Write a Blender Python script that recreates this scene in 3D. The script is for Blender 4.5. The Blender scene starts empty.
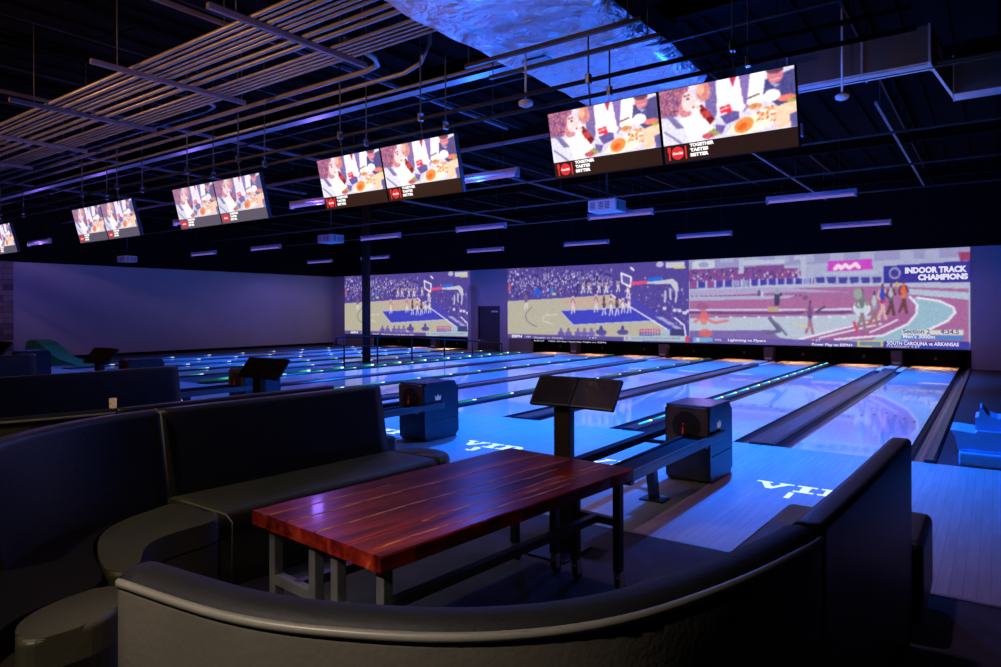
import bpy, bmesh, math, random
import numpy as np
from mathutils import Vector, Matrix, noise
random.seed(7)
S = bpy.context.scene
COL = S.collection
PI = math.pi
# ------------------------------------------------------------------ camera
F_PX, YAW, ROLL = 682.9, 0.6274, -0.0038
CAM = Vector((0.769, -7.996, 1.536))
cd = bpy.data.cameras.new('camera'); cam = bpy.data.objects.new('camera', cd); COL.objects.link(cam)
cd.sensor_fit = 'HORIZONTAL'; cd.sensor_width = 36.0; cd.lens = F_PX / 1001 * 36
cd.shift_y = -23.26 / 1001; cd.clip_start = 0.05; cd.clip_end = 100
fw = Vector((-math.sin(YAW), math.cos(YAW), 0)); r0 = Vector((math.cos(YAW), math.sin(YAW), 0)); u0 = Vector((0, 0, 1))
rt = math.cos(ROLL) * r0 + math.sin(ROLL) * u0; up = math.cos(ROLL) * u0 - math.sin(ROLL) * r0
cam.matrix_world = Matrix(((rt.x, up.x, -fw.x, CAM.x), (rt.y, up.y, -fw.y, CAM.y), (rt.z, up.z, -fw.z, CAM.z), (0, 0, 0, 1)))
S.camera = cam
S.view_settings.view_transform = 'Standard'; S.view_settings.look = 'None'
S.view_settings.exposure = 0.0; S.view_settings.gamma = 1.0; S.view_settings.use_curve_mapping = False
# ------------------------------------------------------------------ world
w = bpy.data.worlds.new('world'); S.world = w; w.use_nodes = True
w.node_tree.nodes['Background'].inputs[0].default_value = (0.05, 0.04, 0.14, 1)
w.node_tree.nodes['Background'].inputs[1].default_value = 0.02

# ------------------------------------------------------------------ lamps
def lamp(kind, loc, power, color, size=0.1, rot=None, angle=150, blend=0.6, spread=None, sizey=None):
    l = bpy.data.lights.new('light', kind); l.energy = power; l.color = color
    if kind == 'AREA':
        l.shape = 'RECTANGLE'; l.size = size; l.size_y = sizey or size
        if spread: l.spread = spread
    else:
        l.shadow_soft_size = size
    if kind == 'SPOT': l.spot_size = math.radians(angle); l.spot_blend = blend
    o = bpy.data.objects.new('lamp_light', l); COL.objects.link(o); o.location = loc
    if rot: o.rotation_euler = rot
    return o
def aim(frm, to): return (Vector(to) - Vector(frm)).to_track_quat('-Z', 'Y').to_euler()
BLUE = (0.0, 0.135, 1.0); VIOLET = (0.44, 0.27, 0.92)
# warm lamps of the lounge behind the camera, plus added fill spots
lamp('SPOT', (-1.0, -10.2, 4.2), 850, (1.0, 0.84, 0.66), 0.08, aim((-1.0, -10.2, 4.2), (-0.7, -7.1, 0.5)), 34, 0.9)
lamp('SPOT', (-0.3, -7.6, 4.9), 620, (1.0, 0.60, 0.36), 0.06, aim((-0.3, -7.6, 4.9), (-1.5, -5.7, 0.6)), 46, 0.9)
lamp('SPOT', (-3.5, -9.0, 4.6), 200, (1.0, 0.95, 0.62), 0.08, aim((-3.5, -9.0, 4.6), (-2.4, -5.4, 0.5)), 50, 0.9)
lamp('SPOT', (-3.0, -10.8, 4.6), 90, (1.0, 0.55, 0.40), 0.10, aim((-3.0, -10.8, 4.6), (-3.5, -2.5, 0.5)), 60, 0.9)  # added warm fill for the approach and hood faces
lamp('SPOT', (0.2, -1.2, 2.6), 25, (0.75, 0.7, 1.0), 0.05, aim((0.2, -1.2, 2.6), (-.1, 1.6, 4.2)), 70, 0.9)  # added upward fill that brightens the metal duct's underside
lamp('SPOT', (-0.5, -4.6, 4.6), 150, (0.62, 0.36, 0.85), 0.10, aim((-0.5, -4.6, 4.6), (-0.6, -2.9, 0)), 80, 0.9)  # added violet fill over the near approach
lamp('SPOT', (-18.5, -4.0, 4.6), 170, (1.0, 0.62, 0.95), 0.08, aim((-18.5, -4.0, 4.6), (-23.9, 3.0, 1.5)), 75, 0.9)  # added pinkish wash that lifts the left wall
lamp('SPOT', (-9.0, -9.0, 3.2), 480, (1.0, 0.45, 0.2), 0.06, aim((-9, -9, 3.2), (-8.8, -3.8, 4.9)), 100, 0.7)
lamp('SPOT', (-3.6, -8.6, 3.0), 300, (1.0, 0.45, 0.2), 0.06, aim((-3.6, -8.6, 3.0), (-4.8, -3.8, 4.3)), 80, 0.7)

# ------------------------------------------------------------------ materials
def lin(c): return tuple(((x / 12.92) if x <= 0.04045 else ((x + 0.055) / 1.055) ** 2.4) for x in c)
def rgb(r, g, b): return lin((r / 255, g / 255, b / 255))
_m = {}
def mat(name, color, rough=0.5, metal=0.0, var=0.0, scale=8.0, bump=0.0, bscale=40.0, stretch=(1, 1, 1), spec=0.5, emit=0.0, coat=0.0, col2=None):
    if name in _m: return _m[name]
    m = bpy.data.materials.new(name); m.use_nodes = True; _m[name] = m
    nt = m.node_tree; b = nt.nodes['Principled BSDF']
    b.inputs['Base Color'].default_value = (*color, 1); b.inputs['Roughness'].default_value = rough
    b.inputs['Metallic'].default_value = metal; b.inputs['Specular IOR Level'].default_value = spec
    b.inputs['Coat Weight'].default_value = coat
    tc = nt.nodes.new('ShaderNodeTexCoord'); mp = nt.nodes.new('ShaderNodeMapping'); mp.inputs['Scale'].default_value = stretch
    nt.links.new(tc.outputs['Object'], mp.inputs['Vector'])
    if var > 0 or col2:
        n = nt.nodes.new('ShaderNodeTexNoise'); n.inputs['Scale'].default_value = scale; n.inputs['Detail'].default_value = 4
        nt.links.new(mp.outputs[0], n.inputs['Vector'])
        mx = nt.nodes.new('ShaderNodeMix'); mx.data_type = 'RGBA'
        mx.inputs[6].default_value = (*color, 1)
        c2 = col2 or tuple(c * (1 - var) for c in color)
        mx.inputs[7].default_value = (*c2, 1)
        rp = nt.nodes.new('ShaderNodeMapRange'); rp.inputs[1].default_value = 0.35; rp.inputs[2].default_value = 0.65
        nt.links.new(n.outputs['Fac'], rp.inputs[0]); nt.links.new(rp.outputs[0], mx.inputs[0])
        nt.links.new(mx.outputs[2], b.inputs['Base Color'])
    if bump > 0:
        n2 = nt.nodes.new('ShaderNodeTexNoise'); n2.inputs['Scale'].default_value = bscale; n2.inputs['Detail'].default_value = 5
        nt.links.new(mp.outputs[0], n2.inputs['Vector'])
        bp = nt.nodes.new('ShaderNodeBump'); bp.inputs['Strength'].default_value = bump; bp.inputs['Distance'].default_value = 0.02
        nt.links.new(n2.outputs['Fac'], bp.inputs['Height']); nt.links.new(bp.outputs[0], b.inputs['Normal'])
    if emit > 0:
        b.inputs['Emission Color'].default_value = (*color, 1); b.inputs['Emission Strength'].default_value = emit
    return m
def emis(name, color, strength):
    if name in _m: return _m[name]
    m = bpy.data.materials.new(name); m.use_nodes = True; _m[name] = m
    b = m.node_tree.nodes['Principled BSDF']; b.inputs['Base Color'].default_value = (0.02, 0.02, 0.02, 1); b.inputs['Roughness'].default_value = 0.3
    b.inputs['Emission Color'].default_value = (*color, 1); b.inputs['Emission Strength'].default_value = strength
    return m
def planks(name, c1, c2, wd, ln, rough, coat=0.0, spec=0.5, bump=0.0):
    """boards running along Y, each with its own tone and a fine grain"""
    m = bpy.data.materials.new(name); m.use_nodes = True; nt = m.node_tree; b = nt.nodes['Principled BSDF']
    tc = nt.nodes.new('ShaderNodeTexCoord'); mp = nt.nodes.new('ShaderNodeMapping'); mp.inputs['Rotation'].default_value = (0, 0, PI / 2)
    nt.links.new(tc.outputs['Object'], mp.inputs['Vector'])
    br = nt.nodes.new('ShaderNodeTexBrick'); br.inputs['Scale'].default_value = 1.0
    br.inputs['Brick Width'].default_value = ln; br.inputs['Row Height'].default_value = wd; br.inputs['Mortar Size'].default_value = 0.0015
    br.inputs['Color1'].default_value = (*c1, 1); br.inputs['Color2'].default_value = (*c2, 1); br.inputs['Mortar'].default_value = (*[x * 0.6 for x in c2], 1)
    br.inputs['Bias'].default_value = 0.0
    nt.links.new(mp.outputs[0], br.inputs['Vector'])
    n = nt.nodes.new('ShaderNodeTexNoise'); n.inputs['Scale'].default_value = 3; n.inputs['Detail'].default_value = 6
    mp2 = nt.nodes.new('ShaderNodeMapping'); mp2.inputs['Scale'].default_value = (12, 0.8, 1); nt.links.new(tc.outputs['Object'], mp2.inputs['Vector'])
    nt.links.new(mp2.outputs[0], n.inputs['Vector'])
    mx = nt.nodes.new('ShaderNodeMix'); mx.data_type = 'RGBA'; mx.blend_type = 'MULTIPLY'; mx.inputs[0].default_value = 0.5
    cr = nt.nodes.new('ShaderNodeMapRange'); cr.inputs[1].default_value = 0.3; cr.inputs[2].default_value = 0.7; cr.inputs[3].default_value = 0.7; cr.inputs[4].default_value = 1.1
    nt.links.new(n.outputs['Fac'], cr.inputs[0]); nt.links.new(br.outputs['Color'], mx.inputs[6]); nt.links.new(cr.outputs[0], mx.inputs[7])
    nt.links.new(mx.outputs[2], b.inputs['Base Color'])
    b.inputs['Roughness'].default_value = rough; b.inputs['Coat Weight'].default_value = coat; b.inputs['Coat Roughness'].default_value = 0.04
    b.inputs['Specular IOR Level'].default_value = spec
    return m
M_APP = planks('approach_boards', (0.50, 0.43, 0.38), (0.43, 0.37, 0.33), 0.062, 0.9, 0.42)
M_LANE = planks('lane_boards', (0.62, 0.57, 0.55), (0.55, 0.50, 0.48), 0.027, 4.0, 0.32, coat=0.7, spec=0.3)
M_CARPET = mat('carpet', (0.060, 0.058, 0.062), 0.85, var=0.35, scale=5, bump=0.4, bscale=150)
M_BLACK = mat('black_paint', (0.006, 0.006, 0.008), 0.95, var=0.3, spec=0.05)
M_DECK = mat('deck_paint', (0.003, 0.003, 0.005), 0.9, spec=0.06)
M_WALL = mat('wall_paint', (0.42, 0.40, 0.42), 0.8, var=0.06, scale=1.5)
M_STEELK = mat('black_steel', (0.012, 0.012, 0.014), 0.38, var=0.2, spec=0.5)
M_STEELB = mat('painted_steel', (0.10, 0.10, 0.115), 0.45, var=0.25, scale=12)
M_STEELD = mat('dark_painted_steel', (0.02, 0.02, 0.026), 0.5, var=0.5, scale=2)
M_CHAN = mat('channel_steel', (0.22, 0.20, 0.26), 0.45, var=0.3, scale=5)
M_DKMET = mat('rail_steel', (0.035, 0.028, 0.025), 0.45, var=0.3)
M_GALV = mat('galvanised', (0.52, 0.52, 0.54), 0.32, metal=0.85, var=0.25, scale=6)
M_LEATH = mat('black_vinyl', (0.020, 0.019, 0.021), 0.42, var=0.25, scale=6, bump=0.12, bscale=60)
M_LEATHG = mat('seat_vinyl', (0.055, 0.055, 0.036), 0.45, var=0.25, scale=5, bump=0.12, bscale=60)
M_LEATHO = mat('outer_vinyl', (0.092, 0.082, 0.070), 0.5, var=0.15, scale=5, bump=0.10, bscale=60)
M_GUT = mat('gutter_plastic', (0.030, 0.030, 0.038), 0.28, var=0.4, scale=3, stretch=(6, 0.5, 6))
M_CAP = mat('capping', (0.045, 0.040, 0.046), 0.35, var=0.6, scale=5, stretch=(5, 1, 5))
M_HOOD = mat('hood_plastic', (0.028, 0.030, 0.050), 0.25, var=0.1)
M_HOODF = mat('hood_face', (0.10, 0.072, 0.06), 0.4, var=0.1)
M_WHITE = mat('white_plastic', (0.70, 0.70, 0.72), 0.4, var=0.06)
M_DECAL = mat('white_emblem', (0.35, 0.35, 0.45), 0.4, emit=0.35)  # emblem is no lamp; its brightness is put in as emission
mat('white_decal', (0.95, 0.95, 0.95), 0.4, emit=0.75)   # paint that fluoresces under the black lights
M_RUB = mat('rubber', (0.01, 0.01, 0.01), 0.6, var=0.2)
M_CHROME = mat('chrome', (0.7, 0.66, 0.6), 0.25, metal=1.0, var=0.1)

# ------------------------------------------------------------------ mesh helpers
class MB:
    def __init__(s): s.bm = bmesh.new()
    def box(s, x0, x1, y0, y1, z0, z1, bev=0.0, seg=2, rz=None, M=None):
        r = bmesh.ops.create_cube(s.bm, size=1.0)
        vs = r['verts']
        T = Matrix.Translation(((x0 + x1) / 2, (y0 + y1) / 2, (z0 + z1) / 2)) @ Matrix.Diagonal((x1 - x0, y1 - y0, z1 - z0, 1))
        bmesh.ops.transform(s.bm, matrix=T, verts=vs)
        if bev > 0:
            es = list({e for v in vs for e in v.link_edges})
            rr = bmesh.ops.bevel(s.bm, geom=es, offset=bev, segments=seg, affect='EDGES', profile=0.6)
            vs = list({v for f in rr['faces'] for v in f.verts} | {v for v in vs if v.is_valid})
        if M is not None: bmesh.ops.transform(s.bm, matrix=M, verts=[v for v in vs if v.is_valid])
        return s
    def tube(s, pts, r, n=8, cap=True):
        pts = [Vector(p) for p in pts]; rings = []
        for i, p in enumerate(pts):
            a = pts[max(i - 1, 0)]; b = pts[min(i + 1, len(pts) - 1)]
            d = (b - a).normalized(); q = d.to_track_quat('Z', 'Y')
            rr = r[i] if isinstance(r, (list, tuple)) else r
            rings.append([s.bm.verts.new(p + q @ Vector((rr * math.cos(2 * PI * k / n), rr * math.sin(2 * PI * k / n), 0))) for k in range(n)])
        for i in range(len(rings) - 1):
            for k in range(n):
                f = s.bm.faces.new((rings[i][k], rings[i][(k + 1) % n], rings[i + 1][(k + 1) % n], rings[i + 1][k])); f.smooth = n > 5
        if cap and n > 2:
            s.bm.faces.new(rings[0][::-1]); s.bm.faces.new(rings[-1])
        return s
    def prism(s, poly, axis, a0, a1):
        """poly of 2-tuples extruded along axis 'x','y' or 'z'"""
        def pt(p, a):
            return {'x': (a, p[0], p[1]), 'y': (p[0], a, p[1]), 'z': (p[0], p[1], a)}[axis]
        A = [s.bm.verts.new(pt(p, a0)) for p in poly]; B = [s.bm.verts.new(pt(p, a1)) for p in poly]
        n = len(poly)
        for k in range(n): s.bm.faces.new((A[k], A[(k + 1) % n], B[(k + 1) % n], B[k]))
        s.bm.faces.new(A[::-1]); s.bm.faces.new(B)
        return s
    def lathe(s, prof, c, n=20, axis='z'):
        rings = []
        for (r, h) in prof:
            ring = []
            for k in range(n):
                a = 2 * PI * k / n; x, y = r * math.cos(a), r * math.sin(a)
                p = {'z': (x, y, h), 'y': (x, h, y), 'x': (h, x, y)}[axis]
                ring.append(s.bm.verts.new((c[0] + p[0], c[1] + p[1], c[2] + p[2])))
            rings.append(ring)
        for i in range(len(rings) - 1):
            for k in range(n):
                f = s.bm.faces.new((rings[i][k], rings[i][(k + 1) % n], rings[i + 1][(k + 1) % n], rings[i + 1][k])); f.smooth = True
        s.bm.faces.new(rings[0][::-1]); s.bm.faces.new(rings[-1])
        return s
    def sweep(s, path, sec, smooth=True, side=1):
        """sec: list of (offset to the left of the path, z); path: list of (x, y)"""
        P = [Vector((p[0], p[1])) for p in path]; rings = []
        for i, p in enumerate(P):
            a = P[max(i - 1, 0)]; b = P[min(i + 1, len(P) - 1)]; d = (b - a).normalized(); nrm = Vector((-d.y, d.x)) * side
            rings.append([s.bm.verts.new((p.x + nrm.x * o, p.y + nrm.y * o, z)) for (o, z) in sec])
        n = len(sec)
        for i in range(len(rings) - 1):
            for k in range(n):
                f = s.bm.faces.new((rings[i][k], rings[i][(k + 1) % n], rings[i + 1][(k + 1) % n], rings[i + 1][k])); f.smooth = smooth
        s.bm.faces.new(rings[0][::-1]); s.bm.faces.new(rings[-1])
        return s
    def build(s, name, m, parent=None, loc=None, smooth=None, label=None):
        bmesh.ops.recalc_face_normals(s.bm, faces=s.bm.faces)
        me = bpy.data.meshes.new(name); s.bm.to_mesh(me); s.bm.free()
        for x in (m if isinstance(m, (list, tuple)) else [m]): me.materials.append(x)
        if smooth:
            for p in me.polygons: p.use_smooth = True
        o = bpy.data.objects.new(name, me); COL.objects.link(o)
        if parent: o.parent = parent
        if loc: o.location = loc
        if label: o['label'] = label
        return o
def tag(o, label, cat, group=None, kind=None):
    o['label'] = label; o['category'] = cat
    if group: o['group'] = group
    if kind: o['kind'] = kind
    return o
def thing(name, label, cat, loc=(0, 0, 0), group=None, rz=0):
    o = bpy.data.objects.new(name, None); COL.objects.link(o); o.location = loc; o.rotation_euler = (0, 0, rz)
    o.empty_display_size = 0.1
    return tag(o, label, cat, group)
def struct(o): o['kind'] = 'structure'; return o
def copy_tree(o, parent=None, label=None, loc=None):
    c = o.copy(); COL.objects.link(c); c.parent = parent
    if label: c['label'] = label
    if loc: c.location = loc
    for ch in list(o.children): copy_tree(ch, c)
    return c
def text_mesh(txt, size, m, name, parent, M, shear=0.0, depth=0.001, width=None, bold=0.0, align='LEFT'):
    cu = bpy.data.curves.new(name, 'FONT'); cu.body = txt; cu.size = size; cu.extrude = depth; cu.shear = shear; cu.offset = bold; cu.align_x = align
    cu.resolution_u = 3
    t = bpy.data.objects.new(name, cu); COL.objects.link(t); bpy.context.view_layer.update()
    me = bpy.data.meshes.new_from_object(t.evaluated_get(bpy.context.evaluated_depsgraph_get()))
    bpy.data.objects.remove(t); bpy.data.curves.remove(cu)
    if width and len(me.vertices):
        xs = [v.co.x for v in me.vertices]; k = width / (max(xs) - min(xs)); x0 = min(xs)
        for v in me.vertices: v.co.x = (v.co.x - x0) * k
    me.transform(M); me.materials.clear(); me.materials.append(m)
    o = bpy.data.objects.new(name, me); COL.objects.link(o)
    if parent: o.parent = parent
    return o
ORD = ['first', 'second', 'third', 'fourth', 'fifth', 'sixth', 'seventh', 'eighth', 'ninth', 'tenth', 'eleventh', 'twelfth', 'thirteenth', 'fourteenth', 'fifteenth', 'sixteenth', 'seventeenth', 'eighteenth', 'nineteenth', 'twentieth', 'twenty-first', 'twenty-second', 'twenty-third', 'twenty-fourth']

# ------------------------------------------------------------------ room shell
XL, XR, YF, YB, ZC, ZW = -23.92, 4.5, 12.94, -11.5, 5.25, 3.10
LW, GW, CAPW, LEDW = 1.0668, 0.191, 0.261, 0.1466
lanes, divs = [], []; x = 0.0
for k in range(1, 14):
    l = x - LW; wd = 2 * GW + (CAPW if k % 2 else LEDW); lanes.append((l, x)); divs.append((l - wd / 2, k % 2 == 1)); x = l - wd
struct(MB().box(XL - .2, XR + .2, YB, -3.66, -0.30, 0.0).build('floor', M_CARPET))
struct(MB().box(XL - .2, XR + .2, -3.66, 0.0, -0.30, 0.0).build('floor', M_APP))
struct(MB().box(XL - .2, XR + .2, 0.0, YF + 1.6, -0.40, -0.16).build('floor', M_BLACK))
struct(MB().box(XL, XR, -3.675, -3.645, 0.0, 0.006).build('trim_1', mat('trim_metal', (0.35, 0.33, 0.3), 0.4, metal=0.6, var=0.2)))
struct(MB().box(GW + 0.10, XR, 0.0, YF, -0.158, -0.002).build('floor', mat('side_floor', (0.022, 0.020, 0.026), 0.6, var=0.25, scale=3)))
# aisle floor between the two lane groups
AX1, AX0 = lanes[7][0] - GW, lanes[9][1] + GW
struct(MB().box(AX0, AX1, 0.0, YF, -0.158, -0.01).build('floor', mat('aisle_floor', (0.10, 0.08, 0.12), 0.45, var=0.3, scale=2)))
LX = lanes[12][0] - GW - 0.12
struct(MB().box(XL, LX, 0.0, YF, -0.158, 0.0).build('floor', mat('edge_floor', (0.012, 0.012, 0.02), 0.5, var=0.2)))
# ceiling deck, ribs run along Y
cb = MB().box(XL - .2, XR + .2, YB, YF + 1.6, ZC, ZC + 0.2)
for i in range(58):
    xx = XL + 0.5 * i; cb.box(xx, xx + 0.22, YB, YF, ZC - 0.05, ZC + 0.01)
struct(cb.build('ceiling', M_DECK))
ml = MB().box(XL - .2, XL, 0.28, YF + 1.6, -0.4, ZW); struct(ml.build('wall_left', M_WALL))
struct(MB().box(XL - .2, XL + 0.03, YB, YF, ZW, ZC).build('wall_left', M_BLACK))
struct(MB().box(XL - .2, XL + 0.02, 0.30, YF, 0.0, 0.10).build('baseboard_left', M_BLACK))
# weathered wood cladding nearer than the grey wall
mw = bpy.data.materials.new('weathered_boards'); mw.use_nodes = True; nt = mw.node_tree; b = nt.nodes['Principled BSDF']
tc = nt.nodes.new('ShaderNodeTexCoord'); mp = nt.nodes.new('ShaderNodeMapping'); mp.inputs['Rotation'].default_value = (0, PI / 2, 0) 
sx = nt.nodes.new('ShaderNodeSeparateXYZ'); cx = nt.nodes.new('ShaderNodeCombineXYZ'); nt.links.new(tc.outputs['Object'], sx.inputs[0])
nt.links.new(sx.outputs['Y'], cx.inputs['X']); nt.links.new(sx.outputs['Z'], cx.inputs['Y'])
br = nt.nodes.new('ShaderNodeTexBrick'); br.inputs['Brick Width'].default_value = 1.1; br.inputs['Row Height'].default_value = 0.17; br.inputs['Scale'].default_value = 1
br.inputs['Color1'].default_value = (0.34, 0.24, 0.21, 1); br.inputs['Color2'].default_value = (0.10, 0.07, 0.065, 1); br.inputs['Mortar'].default_value = (0.03, 0.02, 0.02, 1); br.inputs['Mortar Size'].default_value = 0.006
nt.links.new(cx.outputs[0], br.inputs['Vector']); nt.links.new(br.outputs['Color'], b.inputs['Base Color']); b.inputs['Roughness'].default_value = 0.75
struct(MB().box(XL - .2, XL + 0.04, YB, 0.28, 0.0, ZW).build('wall_left', mw))
struct(MB().box(XR, XR + .2, YB, YF + 1.6, -.4, ZC).build('wall_right', M_BLACK))
struct(MB().box(XL, XR, YB - .2, YB, 0, ZC).build('wall_back', M_BLACK))
# far wall: everything above the lane openings, the solid piers and the black upper wall
M_FAR = mat('far_wall_paint', (0.40, 0.35, 0.42), 0.75, var=0.05, scale=1.2)
ZM = 0.47
fwb = MB()
DX0, DX1, DZ = -15.49, -14.44, 1.70
fwb.box(XL, DX0, YF, YF + .15, ZM, ZW).box(DX0, DX1, YF, YF + .15, DZ, ZW).box(DX1, 0.26, YF, YF + .15, ZM, ZW)
fwb.box(0.26, XR, YF, YF + .15, -0.15, ZW).box(XL, -23.1, YF, YF + .15, -0.15, ZM)
fwb.box(-15.92, DX0, YF, YF + .15, -0.15, ZM).box(DX1, -14.02, YF, YF + .15, -0.15, ZM)
struct(fwb.build('wall_far', M_FAR))
struct(MB().box(XL, XR, YF - 0.03, YF + .15, ZW, ZC).build('wall_far', M_BLACK))
M_TAN = mat('tan_paint', (0.24, 0.19, 0.15), 0.7, var=0.1)
struct(MB().box(-14.02, -13.04, YF + .02, YF + .15, -0.15, ZM).box(-23.1, -21.4, YF + .02, YF + .15, -0.15, ZM).build('wall_far', M_TAN))
struct(MB().box(-15.8, -15.64, YF - 0.25, YF, 0.0, ZW - 0.6).build('trim_2', M_FAR))
# door
dr = MB().box(DX0 + .05, DX1 - .05, YF + .03, YF + .08, 0.0, DZ - .04, bev=0.004).build('door_1', mat('door_paint', (0.035, 0.026, 0.04), 0.5, var=0.1)); struct(dr)
MB().box(DX0, DX0 + .05, YF - .01, YF + .1, 0, DZ).box(DX1 - .05, DX1, YF - .01, YF + .1, 0, DZ).box(DX0, DX1, YF - .01, YF + .1, DZ - .04, DZ).build('door_frame', mat('frame_paint', (0.06, 0.045, 0.07), 0.5, var=0.1), dr)
MB().tube([(DX0 + .14, YF + .0, .95), (DX0 + .14, YF - .05, .95), (DX0 + .26, YF - .05, .95)], .012).build('door_handle', M_CHROME, dr)
MB().box(DX1 - .42, DX1 - .12, YF + .015, YF + .03, 1.46, 1.52).build('door_plate', M_WHITE, dr)
# back of the pits, black curtain and the masking lip
struct(MB().box(XL, 0.3, YF + 1.3, YF + 1.5, -.2, 1.0).build('wall_far', mat('pit_curtain', (.002,.002,.002), .9)))
struct(MB().box(-13.04, 0.26, YF - 0.015, YF - 0.0, ZM - .05, ZM + 0.01).box(-21.4, -15.92, YF - 0.015, YF, ZM - .05, ZM + .01).build('trim_3', M_BLACK))
struct(MB().box(0.18, 0.26, YF - 0.02, YF + 1.0, -0.15, ZM).build('trim_4', M_BLACK))

# ------------------------------------------------------------------ lanes, gutters, dividers
groups_right = list(range(0, 8)); groups_left = list(range(9, 13))
YE = YF + 0.55
M_PALE = mat('pale_plastic', (0.85, 0.78, 0.6), 0.5, var=0.1)
def gutter_bm(x0, x1, y0=0.0, y1=YE):
    m = MB(); n = 8; c = (x0 + x1) / 2; r = (x1 - x0) / 2
    sec = [(c - r * math.cos(PI * k / n), -0.085 * math.sin(PI * k / n) - 0.004) for k in range(n + 1)]
    sec = sec + [(x1, -0.15), (x0, -0.15)]
    m.prism(sec, 'y', y0, y1); return m
M_ARROW = mat('lane_marks', (0.10, 0.05, 0.03), 0.3, var=0.1)
M_DECKW = planks('pin_deck_wood', (0.62, 0.36, 0.18), (0.5, 0.28, 0.13), 0.027, 2.0, 0.35)
for i in groups_right + groups_left:
    l, r = lanes[i]
    nm = 'glossy wooden bowling lane washed in blue light, ' + (ORD[i] + ' lane counted from the right wall' if i < 8 else ORD[i - 9] + ' lane left of the dark aisle')
    YE_ = YF - .03 if i == 9 else YE
    t = thing('bowling_lane', nm, 'bowling lane', ((l + r) / 2, 0, 0), 'bowling lanes')
    cxl = (l + r) / 2
    MB().box(l - cxl, r - cxl, 0.0, YF - 0.75, -0.15, 0.0).build('lane_bed', M_LANE, t)
    MB().box(l - cxl, r - cxl, YF - 0.75, YE_, -0.15, 0.0).build('pin_deck', M_DECKW, t)
    gutter_bm(l - GW - cxl, l - cxl, 0.0, YE_).build('gutter', M_GUT, t); gutter_bm(r - cxl, r + GW - cxl, 0.0, YE_).build('gutter', M_GUT, t)
    for sgn in (-1, 1):
        if divs[i][1] == (sgn < 0):   # pale insert in the gutter beside a wide capping
            e_ = cxl * 0 + sgn * LW / 2; MB().box(min(e_ + sgn * .03, e_ + sgn * .16), max(e_ + sgn * .03, e_ + sgn * .16), YF - 1.5, YF - .25, -.03, .012, bev=.004).build('gutter_insert', M_PALE, t)
    ar = MB()
    for q in range(-3, 4):
        yq = 3.5 - abs(q) * 0.22; xq = q * 0.135
        ar.prism([(xq - .018, yq - .08), (xq + .018, yq - .08), (xq, yq + .08)], 'z', -0.0005, 0.0012)
    ar.build('aiming_arrows', M_ARROW, t)
# LED strip material: coloured glow with brighter dots every 0.62 m
def ledmat(name, c, st, dot=True, period=0.62, dash=0.45):
    m = bpy.data.materials.new(name); m.use_nodes = True; nt = m.node_tree; b = nt.nodes['Principled BSDF']
    b.inputs['Base Color'].default_value = (0.02, 0.02, 0.02, 1)
    tc = nt.nodes.new('ShaderNodeTexCoord'); s_ = nt.nodes.new('ShaderNodeSeparateXYZ'); nt.links.new(tc.outputs['Object'], s_.inputs[0])
    d = nt.nodes.new('ShaderNodeMath'); d.operation = 'DIVIDE'; d.inputs[1].default_value = period; nt.links.new(s_.outputs['Y'], d.inputs[0])
    f = nt.nodes.new('ShaderNodeMath'); f.operation = 'FRACT'; nt.links.new(d.outputs[0], f.inputs[0])
    cr = nt.nodes.new('ShaderNodeValToRGB'); nt.links.new(f.outputs[0], cr.inputs[0]); e = cr.color_ramp.elements
    e[0].position = 0.0; e[0].color = (*[v * 0.06 for v in c], 1)
    e[1].position = 1.0 - 0.10; e[1].color = (*c, 1)
    a = cr.color_ramp.elements.new(1 - dash); a.color = (*[v * 0.10 for v in c], 1)
    z = cr.color_ramp.elements.new(0.925); z.color = (1.0, 1.15, 1.1, 1)
    nt.links.new(cr.outputs[0], b.inputs['Emission Color']); b.inputs['Emission Strength'].default_value = st
    return m
LED_C = ledmat('led_cyan', (0.02, 0.55, 0.75), 2.6, dash=0.98, period=0.75)
LED_G = ledmat('led_green', (0.02, 0.42, 0.10), 1.3, dash=0.8, period=1.1)
LED_D = ledmat('led_dash', (0.03, 0.55, 0.22), 1.3, dash=0.35, period=1.1)
LED_B = ledmat('led_blue', (0.03, 0.22, 0.9), 1.2, dash=0.25, period=1.3)
def divider(xc, wide, label, led=None, x_half=None):
    hw = (x_half if x_half else (CAPW if wide else LEDW) / 2)
    t = thing('lane_divider', label, 'lane divider', (xc, 0, 0), 'lane dividers')
    if wide:
        sec = [(-hw, -.15), (hw, -.15), (hw, .004), (hw - .03, .022), (-hw + .03, .022), (-hw, .004)]
        MB().prism(sec, 'y', 0.05, YF - .35).build('capping', M_CAP, t)
        MB().box(-hw - .004, hw + .004, -0.01, 0.05, -.14, .026, bev=.012).build('end_cap', M_STEELK, t)
    else:
        sec = [(-hw, -.15), (hw, -.15), (hw, .004), (hw - .02, .028), (-hw + .02, .028), (-hw, .004)]
        MB().prism(sec, 'y', 0.05, YF - .1).build('capping', M_CAP, t)
        MB().box(-hw - .004, hw + .004, -0.01, 0.05, -.14, .032, bev=.01).build('end_cap', M_STEELK, t)
    if led:
        MB().box(-.012, .014, 0.35, YF - .12, .027, .038).build('led_strip', led, t)
    if wide:
        MB().box(-hw + .02, hw - .02, YF - 1.2, YF - .36, .022, .042, bev=.008).build('light_block', mat('pale_plastic', (0.75, 0.68, 0.5), 0.4, var=0.1), t)
    return t
LEDS = {1: LED_C, 3: LED_G, 5: LED_G, 7: LED_D}
for k in range(0, 8):
    xc, wide = divs[k]
    if k == 7: xc = lanes[7][0] - GW - LEDW / 2
    divider(xc, wide, ('wide black capping between the ' if wide else 'narrow light strip divider between the ') + (ORD[k] + ' and ' + ORD[k + 1] + ' lanes from the right' if k < 7 else 'eighth lane from the right and the aisle'), LEDS.get(k))
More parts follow.
